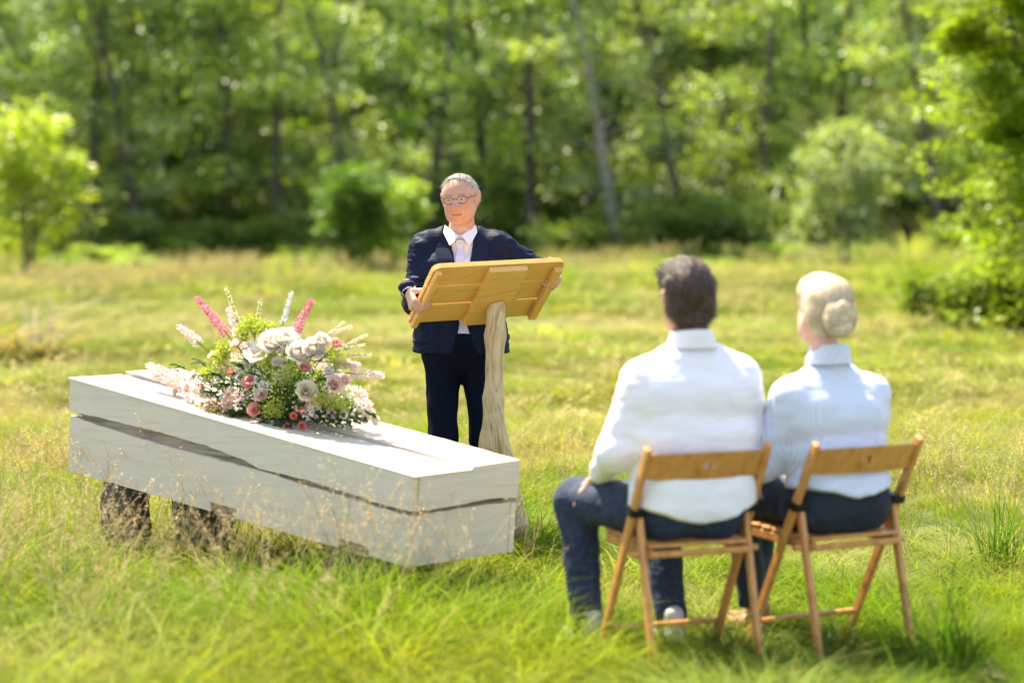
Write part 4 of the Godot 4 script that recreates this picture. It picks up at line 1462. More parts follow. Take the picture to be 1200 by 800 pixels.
func back_rail(hw: float) -> MB:
	var mb := MB.new()
	var h := 0.043
	var cy := 0.722
	var th := 0.010
	var at := func(x: float, y: float, z: float) -> Vector3:
		var q := x / hw
		return Vector3(x, cy + y + 0.004 * (1.0 - q * q) * signf(y), 0.207 + 0.028 * (1.0 - q * q) - 0.0 + y * 0.52 + z)
	var xs: Array[float] = []
	for i in 11:
		xs.append(lerpf(-hw, -0.03, i / 10.0))
	for i in 11:
		xs.append(lerpf(0.03, hw, i / 10.0))
	for sg: float in [-1.0, 1.0]:
		var o := Vector3(0, 0, sg)
		for i in xs.size() - 1:
			if i == 10:
				continue
			mb.quad(at.call(xs[i], -h, sg * th), at.call(xs[i + 1], -h, sg * th), at.call(xs[i + 1], h, sg * th), at.call(xs[i], h, sg * th), o)
		var outer: Array = []
		var inner: Array = []
		for k in 24:
			var a := TAU * k / 24.0
			var m := maxf(absf(cos(a)) / 0.03, absf(sin(a)) / h)
			outer.append(at.call(cos(a) / m, sin(a) / m, sg * th))
			inner.append(at.call(cos(a) * 0.0105, sin(a) * 0.0105 + 0.001, sg * th))
		for c: Array in [[0.03, h], [-0.03, h], [-0.03, -h], [0.03, -h]]:
			var best := 0
			for k in 24:
				if outer[k].distance_to(at.call(c[0], c[1], sg * th)) < outer[best].distance_to(at.call(c[0], c[1], sg * th)):
					best = k
			outer[best] = at.call(c[0], c[1], sg * th)
		for k in 24:
			mb.quad(outer[k], outer[(k + 1) % 24], inner[(k + 1) % 24], inner[k], o)
	for k in 24:
		var a := TAU * k / 24.0
		var b := TAU * (k + 1) / 24.0
		mb.quad(at.call(cos(a) * 0.0105, sin(a) * 0.0105 + 0.001, -th), at.call(cos(b) * 0.0105, sin(b) * 0.0105 + 0.001, -th), at.call(cos(b) * 0.0105, sin(b) * 0.0105 + 0.001, th), at.call(cos(a) * 0.0105, sin(a) * 0.0105 + 0.001, th), -Vector3(cos(a), sin(a), 0))
	for sg: float in [-1.0, 1.0]:
		for i in xs.size() - 1:
			mb.quad(at.call(xs[i], sg * h, -th), at.call(xs[i + 1], sg * h, -th), at.call(xs[i + 1], sg * h, th), at.call(xs[i], sg * h, th), Vector3(0, sg, 0))
		mb.quad(at.call(sg * hw, -h, -th), at.call(sg * hw, h, -th), at.call(sg * hw, h, th), at.call(sg * hw, -h, th), Vector3(sg, 0, 0))
	return mb


# ---------------------------------------------------------------- people
const SKIN := Color(0.52, 0.315, 0.24)

# head in its own frame: face towards +z, the middle between the ears at the origin
func head_into(mb: MB, t: Transform3D, wide: float, skin: Color, brow: Color, eyes_closed: float) -> void:
	var b := Blob.new(Vector3(-0.115, -0.21, -0.125), Vector3(0.115, 0.14, 0.13), 0.0042, 120.0)
	b.cap(Vector3(0, 0.034, -0.028), Vector3(0, 0.038, 0.018), 0.076 * wide, 0.073 * wide)
	b.cap(Vector3(-0.02, 0.042, 0.04), Vector3(0.02, 0.042, 0.04), 0.043, 0.043)
	b.cap(Vector3(0, 0.0, 0.028), Vector3(0, -0.052, 0.034), 0.058 * wide, 0.050 * wide)
	b.cap(Vector3(-0.028 * wide, -0.070, 0.035), Vector3(0.028 * wide, -0.070, 0.035), 0.035, 0.035)
	b.cap(Vector3(0, -0.101, 0.056), Vector3(0, -0.097, 0.063), 0.019, 0.018)
	for s: float in [-1.0, 1.0]:
		b.cap(Vector3(s * 0.036 * wide, -0.026, 0.058), Vector3(s * 0.040 * wide, -0.04, 0.045), 0.023, 0.024)
		b.cap(Vector3(s * 0.046 * wide, -0.045, 0.005), Vector3(s * 0.034 * wide, -0.078, 0.03), 0.026, 0.022)
		b.cap(Vector3(s * 0.012, 0.031, 0.079), Vector3(s * 0.046, 0.029, 0.066), 0.009, 0.009)
		b.cap(Vector3(s * 0.032, 0.010, 0.066), Vector3(s * 0.032, 0.010, 0.067), 0.014, 0.014)
		b.cap(Vector3(s * 0.013, -0.033, 0.090), Vector3(s * 0.012, -0.032, 0.097), 0.0085, 0.0085)
		# ear: rim and lobe
		b.cap(Vector3(s * 0.080 * wide, 0.022, -0.016), Vector3(s * 0.076 * wide, -0.022, -0.004), 0.013, 0.0085, Vector3(s, 0, 0.3).normalized(), 0.55)
		b.cap(Vector3(s * 0.082 * wide, 0.026, -0.018), Vector3(s * 0.083 * wide, 0.0, -0.022), 0.007, 0.006)
	b.cap(Vector3(0, 0.016, 0.086), Vector3(0, -0.026, 0.108), 0.0095, 0.0130)
	b.cap(Vector3(-0.019, -0.0595, 0.0805), Vector3(0.019, -0.0595, 0.0805), 0.0055, 0.0055)
	b.cap(Vector3(-0.016, -0.0705, 0.0795), Vector3(0.016, -0.0705, 0.0795), 0.0065, 0.0065)
	b.cap(Vector3(0, -0.05, -0.028), Vector3(0, -0.155, -0.034), 0.049 * wide, 0.047 * wide)
	b.bake()
	# a shallow mouth line between the lips
	b.carve([Plane(Vector3.UP, -0.0635), Plane(Vector3.DOWN, 0.0665), Plane(Vector3.FORWARD, -0.0815), Plane(Vector3.RIGHT, 0.022), Plane(Vector3.LEFT, 0.022)])
	var ns := noise(90, 22.0, 2)
	var col := func(p: Vector3, _n: Vector3) -> Color:
		var q := skin * (1.0 + 0.10 * ns.get_noise_3dv(p * 1.0))
		var ax := absf(p.x)
		var flush := exp(-Vector2((ax - 0.042) / 0.02, (p.y + 0.028) / 0.018).length_squared()) * 0.5 * smoothstep(0.03, 0.06, p.z) + exp(-Vector2(p.x / 0.014, (p.y + 0.028) / 0.02).length_squared()) * 0.5 * smoothstep(0.08, 0.1, p.z)
		q = q.lerp(Color(skin.r * 1.0, skin.g * 0.72, skin.b * 0.70), clampf(flush, 0, 1))
		var lip := p.y + 0.0655 - 6.0 * p.x * p.x
		if ax < 0.026 and absf(lip) < 0.0075 * (1.0 - ax / 0.032) and p.z > 0.07:
			q = Color(skin.r * 0.82, skin.g * 0.58, skin.b * 0.60)
			if absf(lip) < 0.0026:
				q = Color(0.16, 0.05, 0.045)
		if ax > 0.012 and ax < 0.05 and p.y > 0.029 and p.y < 0.0375 and p.z > 0.06:
			q = q.lerp(brow, 0.75)
		var e := Vector2((ax - 0.032) / 0.0125, (p.y - 0.0095) / lerpf(0.0062, 0.0035, eyes_closed))
		if p.z > 0.068 and e.length() < 1.0:
			q = Color(0.42, 0.36, 0.33)
			if Vector2(p.x - signf(p.x) * 0.032 + 0.002, p.y - 0.009).length() < 0.0060:
				q = Color(0.035, 0.035, 0.04)
		elif p.z > 0.064 and e.length() < 1.5:
			q = Color(skin.r * 0.62, skin.g * 0.50, skin.b * 0.5)
		return Color(q.r, q.g, q.b)
	b.to(mb, col, t)

# hand in its own frame: wrist at the origin, fingers along +y, palm side +z, thumb on the side of sign th (x)
func hand_into(mb: MB, t: Transform3D, th: float, curl: Array, skin: Color, sz := 1.0, thumb := Vector3(0.6, 0.62, 0.5)) -> void:
	var b := Blob.new(Vector3(-0.085, -0.05, -0.04), Vector3(0.085, 0.185, 0.105), 0.0042, 330.0)
	b.cap(Vector3(0, -0.05, 0), Vector3(0, 0.012, 0), 0.023, 0.023, Vector3.BACK, 0.78)
	for i in 4:
		var x := (-0.0285 + 0.019 * i) * th * -1.0
		b.cap(Vector3(x * 0.55, 0.01, 0), Vector3(x, 0.082, 0.0), 0.0135, 0.0115)
		var l: float = [0.040, 0.045, 0.042, 0.033][i]
		var p := Vector3(x, 0.084 - 0.004 * absf(i - 1.3), 0.0)
		var ang := 0.0
		for k in 3:
			ang += curl[k] + 0.05 * i
			var q: Vector3 = p + Vector3(x * 0.05, cos(ang), sin(ang)).normalized() * l * [1.0, 0.68, 0.55][k]
			b.cap(p, q, 0.0098 - 0.0009 * k, 0.0092 - 0.0010 * k)
			p = q
	var d := Vector3(thumb.x * th, thumb.y, thumb.z).normalized()
	var a := Vector3(0.020 * th, 0.022, 0.006)
	var m := a + d * 0.042
	var e := m + (d + Vector3(-0.25 * th, 0.35, 0.05)).normalized() * 0.030
	b.cap(a, m, 0.0155, 0.0112)
	b.cap(m, e, 0.0108, 0.0092)
	b.cap(e, e + (e - m) * 0.75, 0.0095, 0.0078)
	b.bake()
	b.to(mb, func(p: Vector3, n: Vector3) -> Color:
		var r := 0.14 * smoothstep(0.08, 0.13, p.y + p.z)
		return Color(skin.r, skin.g * (1.0 - r), skin.b * (1.0 - r)), t * Transform3D(Basis.from_scale(Vector3.ONE * sz), Vector3.ZERO))

func simple_body(lo: Vector3, hi: Vector3, bones: Array, skin: Color, mb: MB) -> void:
	var b := Blob.new(lo, hi, 0.02, 55.0)
	for c: Array in bones:
		b.cap(c[0], c[1], c[2], c[3])
	b.bake()
	b.to(mb, func(_p: Vector3, _n: Vector3) -> Color: return skin)

func cloth(lo: Vector3, hi: Vector3, cell: float, k: float, bones: Array) -> Blob:
	var b := Blob.new(lo, hi, cell, k)
	for c: Array in bones:
		if c.size() > 4:
			b.cap(c[0], c[1], c[2], c[3], c[4], c[5])
		else:
			b.cap(c[0], c[1], c[2], c[3])
	b.bake()
	return b

func white_col(_p: Vector3, _n: Vector3) -> Color:
	return Color.WHITE

func blob_part(called: String, b: Blob, m: Material, parent: Node, col := white_col) -> MeshInstance3D:
	var mb := MB.new()
	b.to(mb, col)
	return part(called, mb, m, parent)

# fine strands laid over a hair base: flow gives the direction the hair runs at a point of the head
func strands(mb: MB, count: int, flow: Callable, l: float, w: float, lift: float, dye: Array, t: Transform3D, stray := 0.22) -> void:
	var inv := t.affine_inverse()
	var n0 := mb.v.size()
	for i in count:
		var k := rng.randi() % n0
		var p: Vector3 = inv * mb.v[k]
		var n: Vector3 = (inv.basis * mb.n[k]).normalized()
		var d: Vector3 = flow.call(p)
		d = ((d - n * d.dot(n)).normalized() + rv() * stray).normalized()
		var side := n.cross(d).normalized()
		var ll := l * rng.randf_range(0.6, 1.3)
		var up := lift * rng.randf_range(0.2, 1.6)
		var c: Color = dye[0].lerp(dye[1], rng.randf())
		var base := mb.v.size()
		for j in 4:
			var s := j / 3.0
			var q := p + d * ll * s + n * (0.0008 + up * s * (1.0 - 0.35 * s)) - n * (ll * ll * s * s * 5.0) + side * sin(s * 2.0 + i) * 0.0012
			var ww := w * (1.0 - s * 0.8)
			mb.put(t * (q - side * ww), (t.basis * (n - side * 0.6)).normalized(), c)
			mb.put(t * (q + side * ww), (t.basis * (n + side * 0.6)).normalized(), c)
		for j in 3:
			var a := base + j * 2
			mb._turn(a, a + 1, a + 3); mb._turn(a, a + 3, a + 2)

# a thin strip lying on a front surface: rows of [y, x0, x1]
func strip(b: Blob, rows: Array, lift: float, cols := 3) -> MB:
	var mb := MB.new()
	var g: Array = []
	for r: Array in rows:
		var line: Array = []
		for i in cols + 1:
			var x := lerpf(r[1], r[2], float(i) / cols)
			line.append(Vector3(x, r[0], b.front(x, r[0])))
		g.append(line)
	for pass_ in 2:     # even out the steps of the grid
		for i in range(1, g.size() - 1):
			for j in cols + 1:
				g[i][j].z = (g[i - 1][j].z + g[i][j].z * 2.0 + g[i + 1][j].z) * 0.25
	for i in g.size():
		for j in cols + 1:
			g[i][j].z += lift
	for i in g.size() - 1:
		for j in cols:
			mb.quad(g[i][j], g[i][j + 1], g[i + 1][j + 1], g[i + 1][j], Vector3.BACK)
	var dn := Vector3(0, 0, -lift - 0.012)
	for i in g.size() - 1:
		for j: int in [0, cols]:
			mb.quad(g[i][j], g[i + 1][j], g[i + 1][j] + dn, g[i][j] + dn, Vector3.LEFT if (g[i][0].x < g[i][cols].x) == (j == 0) else Vector3.RIGHT)
	for i: int in [0, g.size() - 1]:
		for j in cols:
			mb.quad(g[i][j], g[i][j + 1], g[i][j + 1] + dn, g[i][j] + dn, Vector3.UP if i == 0 else Vector3.DOWN)
	return mb

func shoe(at: Vector3, toe: Vector3, m: Material, parent: Node) -> void:
	var d := toe.normalized()
	var b := cloth(at - Vector3(0.3, 0.09, 0.3), at + Vector3(0.3, 0.12, 0.3), 0.009, 160.0, [[at + Vector3(0, -0.035, 0) - d * 0.045, at + Vector3(0, -0.035, 0) + d * 0.05, 0.038, 0.036], [at + Vector3(0, -0.04, 0) + d * 0.05, at + Vector3(0, -0.048, 0) + d * 0.165, 0.036, 0.026], [at - d * 0.03 + Vector3(0, 0.04, 0), at - d * 0.03 + Vector3(0, -0.02, 0), 0.036, 0.038]])
	b.carve([Plane(Vector3.UP, at.y - 0.078)])
	blob_part("shoe", b, m, parent)

# local axes of the speaker: x to the right of the picture, +z towards the listeners
func speaker() -> void:
	var t := thing("person", "standing person in navy suit, glasses and pale tie behind the lectern", "person", Vector3(-0.221, 0, -10.05))
	var bf := board_frame()
	bf.origin -= t.position
	var w := bf.basis.x
	var nd := bf.basis.z
	var e := bf.basis.y
	# where the hands take hold of the board's side edges
	var grip_l := bf.origin - w * 0.325 - e * 0.070
	var grip_r := bf.origin + w * 0.325 + e * 0.045
	var hand_l := Transform3D(Basis((nd.cross(w)), nd, w), grip_l - w * 0.016 - nd * 0.075)
	var yr := (nd - w * 0.0).normalized()
	var hand_r := Transform3D(Basis(yr.cross(-w), yr, -w), grip_r + w * 0.016 - yr * 0.075)
	var wl := hand_l.origin
	var wr := hand_r.origin
	var sl := Vector3(-0.205, 1.392, -0.02)
	var sr := Vector3(0.165, 1.400, -0.02)
	var el := Vector3(-0.238, 1.140, 0.02)
	var er := Vector3(0.348, 1.288, -0.07)
	var hip_l := Vector3(-0.115, 0.90, -0.01)
	var hip_r := Vector3(0.062, 0.90, -0.01)
	var kn_l := Vector3(-0.104, 0.50, 0.03)
	var kn_r := Vector3(0.092, 0.50, 0.02)
	var an_l := Vector3(-0.100, 0.085, -0.02)
	var an_r := Vector3(0.108, 0.085, -0.02)
	var hd := Transform3D(Basis.from_euler(Vector3(deg_to_rad(6), deg_to_rad(-12), deg_to_rad(4))) * Basis.from_scale(Vector3(0.96, 0.96, 0.94)), Vector3(-0.022, 1.620, 0.045))
	# body
	var mb := MB.new()
	simple_body(Vector3(-0.5, -0.1, -0.35), Vector3(0.6, 1.6, 0.6), [
		[Vector3(-0.02, 1.50, 0.005), Vector3(-0.02, 1.40, -0.015), 0.056, 0.06], [sl, sr, 0.055, 0.055], [Vector3(-0.10, 1.25, 0), Vector3(0.05, 1.25, 0), 0.10, 0.10],
		[Vector3(-0.09, 1.08, 0), Vector3(0.05, 1.08, 0), 0.10, 0.10], [Vector3(-0.08, 0.93, 0), Vector3(0.04, 0.93, 0), 0.095, 0.095], [sl, el, 0.045, 0.038], [el, wl - nd * 0.02, 0.036, 0.026],
		[sr, er, 0.045, 0.038], [er, wr - nd * 0.02, 0.036, 0.026], [hip_l, kn_l, 0.075, 0.05], [kn_l, an_l, 0.048, 0.035], [hip_r, kn_r, 0.075, 0.05], [kn_r, an_r, 0.048, 0.035]], SKIN, mb)
	head_into(mb, hd, 1.10, Color(0.48, 0.255, 0.175), Color(0.22, 0.18, 0.15), 0.8)
	hand_into(mb, hand_l, 1.0, [0.75, 0.95, 0.5], SKIN, 1.0, Vector3(0.35, 0.25, 0.9))
	hand_into(mb, hand_r, -1.0, [0.75, 0.95, 0.5], SKIN, 1.0, Vector3(0.35, 0.25, 0.9))
	part("body", mb, M.skin, t)
	# shirt
	var chest := [[Vector3(-0.125, 1.385, -0.025), Vector3(0.08, 1.39, -0.025), 0.062, 0.062], [Vector3(-0.12, 1.27, 0.0), Vector3(0.07, 1.27, 0.0), 0.108, 0.108], [Vector3(-0.11, 1.12, 0.012), Vector3(0.07, 1.12, 0.012), 0.118, 0.118], [Vector3(-0.10, 0.96, 0.005), Vector3(0.06, 0.96, 0.005), 0.115, 0.115], [Vector3(-0.022, 1.42, -0.005), Vector3(-0.022, 1.48, 0.005), 0.062, 0.060]]
	var sh := cloth(Vector3(-0.33, 0.85, -0.2), Vector3(0.3, 1.56, 0.22), 0.009, 75.0, chest)
	sh.carve([Plane(Vector3(0, -1, 0.9).normalized(), -1.045)])
	sh.carve([Plane(Vector3.UP, 0.985)])
	blob_part("shirt", sh, M.lilac_cotton, t)
	# collar leaves
	for s: float in [-1.0, 1.0]:
		var c := MB.new()
		var x0 := -0.022
		var pts := [Vector3(x0 + s * 0.004, 1.452, 0.082), Vector3(x0 + s * 0.074, 1.503, 0.012), Vector3(x0 + s * 0.080, 1.468, 0.035), Vector3(x0 + s * 0.048, 1.407, 0.100)]
		c.quad(pts[0], pts[1], pts[2], pts[3], Vector3(s * 0.4, 0.2, 1))
		for i in 4:
			c.quad(pts[i], pts[(i + 1) % 4], pts[(i + 1) % 4] - Vector3(0, 0, 0.006), pts[i] - Vector3(0, 0, 0.006), (pts[i] + pts[(i + 1) % 4]) * 0.5 - Vector3(x0 + s * 0.045, 1.455, 0.06))
		c.quad(pts[0] - Vector3(0, 0, 0.006), pts[1] - Vector3(0, 0, 0.006), pts[2] - Vector3(0, 0, 0.006), pts[3] - Vector3(0, 0, 0.006), Vector3(-s * 0.4, -0.2, -1))
		part("shirt_collar", c, M.lilac_cotton, t)
	# tie: knot and blade
	var tie := strip(sh, [[1.425, -0.036, -0.008], [1.40, -0.041, -0.002], [1.385, -0.036, -0.006], [1.36, -0.040, -0.003], [1.30, -0.046, 0.004], [1.22, -0.052, 0.012], [1.12, -0.056, 0.018], [1.05, -0.054, 0.018]], 0.012)
	tie.add(strip(sh, [[1.432, -0.043, -0.001], [1.42, -0.042, -0.002], [1.405, -0.038, -0.006], [1.392, -0.035, -0.009]], 0.018), Transform3D.IDENTITY)
	part("tie", tie, M.tie_silk, t)
	# jacket
	var ja := cloth(Vector3(-0.38, 0.84, -0.24), Vector3(0.52, 1.52, 0.42), 0.0095, 62.0, [
		[Vector3(-0.165, 1.410, -0.03), Vector3(0.125, 1.416, -0.03), 0.062, 0.062], [Vector3(-0.075, 1.45, -0.035), Vector3(0.035, 1.45, -0.035), 0.06, 0.06],
		[Vector3(-0.125, 1.28, -0.005), Vector3(0.075, 1.28, -0.005), 0.118, 0.118], [Vector3(-0.115, 1.12, 0.01), Vector3(0.075, 1.12, 0.01), 0.125, 0.125], [Vector3(-0.12, 0.98, 0.0), Vector3(0.085, 0.98, 0.0), 0.125, 0.125], [Vector3(-0.125, 0.88, 0.0), Vector3(0.095, 0.88, 0.0), 0.122, 0.122],
		[sl, el, 0.070, 0.055], [el, wl - nd * 0.012, 0.052, 0.039], [sr, er, 0.070, 0.055], [er, wr - nd * 0.012, 0.052, 0.039]])
	var plain := Blob.new(ja.o, ja.o, ja.c, ja.k)
	plain.nx = ja.nx; plain.ny = ja.ny; plain.nz = ja.nz
	plain.f = ja.f.duplicate()
	ja.carve([Plane(Vector3.UP, 0.897)])
	# neck opening, V down to the button, and the fronts parting below it
	ja.carve([Plane(Vector3(0, -1, 0.25).normalized(), -1.405), Plane(Vector3.RIGHT, 0.055), Plane(Vector3.LEFT, 0.10)])
	var v_l := Vector3(-0.0725, 1.49, 0); var v_r := Vector3(0.048, 1.49, 0); var btn := Vector3(-0.012, 1.10, 0)
	ja.carve([wall(v_l, btn, -1.0), wall(v_r, btn, 1.0), Plane(Vector3.FORWARD, -0.02), Plane(Vector3.DOWN, -1.10)])
	ja.carve([wall(Vector3(-0.062, 0.895, 0), btn, -1.0), wall(Vector3(0.055, 0.895, 0), btn, 1.0), Plane(Vector3.FORWARD, -0.02), Plane(Vector3.UP, 1.10)])
	var fold := noise(95, 1.0, 2)
	fold.fractal_type = FastNoiseLite.FRACTAL_RIDGED
	ja.ruffle(fold, 0.010, Vector3(8.0, 20.0, 8.0), 0.035, Vector3(-0.02, 1.2, 0), 0.17)
	ja.ruffle(noise(96, 1.0, 1), 0.006, Vector3(6, 4, 6))
	blob_part("jacket", ja, M.navy_wool, t)
	# lapels, pocket and button lie on the jacket's front
	for sd: float in [-1.0, 1.0]:
		var rows: Array = []
		for i in 15:
			var y := lerpf(1.47, 1.12, i / 14.0)
			var inn := lerpf(0.062, 0.0, (1.49 - y) / 0.39) + 0.003
			var wid := 0.018 + 0.058 * smoothstep(1.48, 1.385, y) if y > 1.385 else 0.084 * clampf((y - 1.10) / 0.285, 0.06, 1.0)
			rows.append([y, -0.012 + sd * inn, -0.012 + sd * (inn + wid)])
		part("lapel", strip(plain, rows, 0.008), M.suit_lapel, t)
	part("breast_pocket", strip(ja, [[1.322, 0.088, 0.150], [1.312, 0.088, 0.150]], 0.004), M.navy_wool, t)
	# cuffs
	for a: Array in [[el, wl, nd], [er, wr, nd]]:
		var c := MB.new()
		var p: Vector3 = a[1] - nd * 0.005
		c.tube([p + (a[0] - p).normalized() * 0.03, p, p + nd * 0.012], [0.036, 0.035, 0.033], 16)
		part("shirt_cuff", c, M.lilac_cotton, t)
	# trousers and belt
	var tr := cloth(Vector3(-0.27, 0.03, -0.2), Vector3(0.26, 1.04, 0.2), 0.013, 75.0, [
		[Vector3(-0.085, 0.97, 0.008), Vector3(0.045, 0.97, 0.008), 0.115, 0.115], [Vector3(-0.09, 0.90, -0.01), Vector3(0.045, 0.90, -0.01), 0.108, 0.108],
		[hip_l, kn_l, 0.084, 0.066], [kn_l, an_l + Vector3(0, -0.02, 0), 0.065, 0.060], [hip_r, kn_r, 0.084, 0.066], [kn_r, an_r + Vector3(0, -0.02, 0), 0.065, 0.060]])
	tr.carve([Plane(Vector3.DOWN, -1.0)])
	tr.carve([Plane(Vector3.UP, 0.055)])
	tr.ruffle(noise(97, 1.0, 2), 0.006, Vector3(14, 7, 14))
	blob_part("trousers", tr, M.trouser_wool, t)
	shoe(an_l + Vector3(0, 0.0, 0.02), Vector3(-0.25, 0, 1), M.black_leather, t)
	shoe(an_r + Vector3(0, 0.0, 0.02), Vector3(0.25, 0, 1), M.black_leather, t)
	# short grey hair, high on the forehead
	var hb := Blob.new(Vector3(-0.11, -0.1, -0.125), Vector3(0.11, 0.15, 0.11), 0.0045, 120.0)
	hb.cap(Vector3(0, 0.042, -0.028), Vector3(0, 0.050, 0.016), 0.083, 0.077)
	hb.cap(Vector3(-0.02, 0.052, 0.03), Vector3(0.02, 0.052, 0.03), 0.049, 0.049)
	hb.cap(Vector3(-0.045, -0.005, -0.03), Vector3(0.045, -0.005, -0.03), 0.043, 0.043)
	hb.bake()
	hb.carve([Plane(Vector3(0, 0.353, -1).normalized(), -0.0205)])
	hb.carve([Plane(Vector3(0, 0.0, -1).normalized(), -0.022), Plane(Vector3.UP, 0.03)])
	hb.carve([Plane(Vector3.UP, -0.055)])
	hb.carve([Plane(Vector3.UP, -0.012), Plane(Vector3.DOWN, 0.1), Plane(Vector3.FORWARD, 0.022)])
	hb.ruffle(noise(98, 1.0, 2), 0.004, Vector3(70, 25, 22), 0.02)
	var hn := noise(99, 60.0, 2)
	var hm := MB.new()
	hb.to(hm, func(p: Vector3, _n: Vector3) -> Color: return Color(0.20, 0.165, 0.135).lerp(Color(0.42, 0.38, 0.34), clampf(0.5 + hn.get_noise_3dv(p * Vector3(1, 0.4, 0.4)) + (absf(p.x) - 0.05) * 6.0, 0, 1)), hd)
	rng.seed = 501
	strands(hm, 3800, func(p: Vector3) -> Vector3: return Vector3(p.x * 6.0, -0.25 if p.y < 0.08 else 0.1, 0.45 if p.y > 0.08 else -0.6), 0.024, 0.0008, 0.004, [Color(0.20, 0.17, 0.14), Color(0.55, 0.51, 0.47)], hd)
	part("hair", hm, M.hair, t)
	# spectacles
	var gl := thing_part("spectacles", t)
	for s: float in [-1.0, 1.0]:
		var ring := MB.new()
		var pts: Array = []
		var rad: Array = []
		for k in 21:
			var a := TAU * k / 20.0
			pts.append(hd * Vector3(s * 0.033 + cos(a) * 0.0255, 0.007 + sin(a) * 0.0175, 0.107 - 0.012 * absf(s * 0.033 + cos(a) * 0.0245) / 0.06))
			rad.append(0.0017)
		ring.tube(pts, rad, 6, 0.0, null, false)
		part("rim", ring, M.spectacle_frame, gl)
		var pane := MB.new()
		for k in 20:
			pane.face(hd * Vector3(s * 0.033, 0.007, 0.1015), pts[k], pts[k + 1], hd.basis.z)
		part("lens", pane, M.lens_glass, gl)
		var arm := MB.new()
		arm.tube([hd * Vector3(s * 0.0575, 0.012, 0.0955), hd * Vector3(s * 0.083, 0.018, 0.06), hd * Vector3(s * 0.087, 0.018, -0.01)], [0.0017, 0.0017, 0.0017], 6)
		part("temple", arm, M.spectacle_frame, gl)
	var br := MB.new()
	br.tube([hd * Vector3(-0.0095, 0.011, 0.105), hd * Vector3(0, 0.0145, 0.107), hd * Vector3(0.0095, 0.011, 0.105)], [0.0017, 0.0017, 0.0017], 6)
	part("bridge", br, M.spectacle_frame, gl)
	print("speaker done")

# upright plane through a and b (in the x, y plane) whose normal points to the side s
func wall(a: Vector3, b: Vector3, s: float) -> Plane:
	var d := b - a
	var n := Vector3(-d.y, d.x, 0).normalized()
	if signf(n.x) != s:
		n = -n
	return Plane(n, n.dot(a))

# local axes of the listeners: they look along -z
func listeners() -> void:
	man()
	woman()
	print("listeners done")

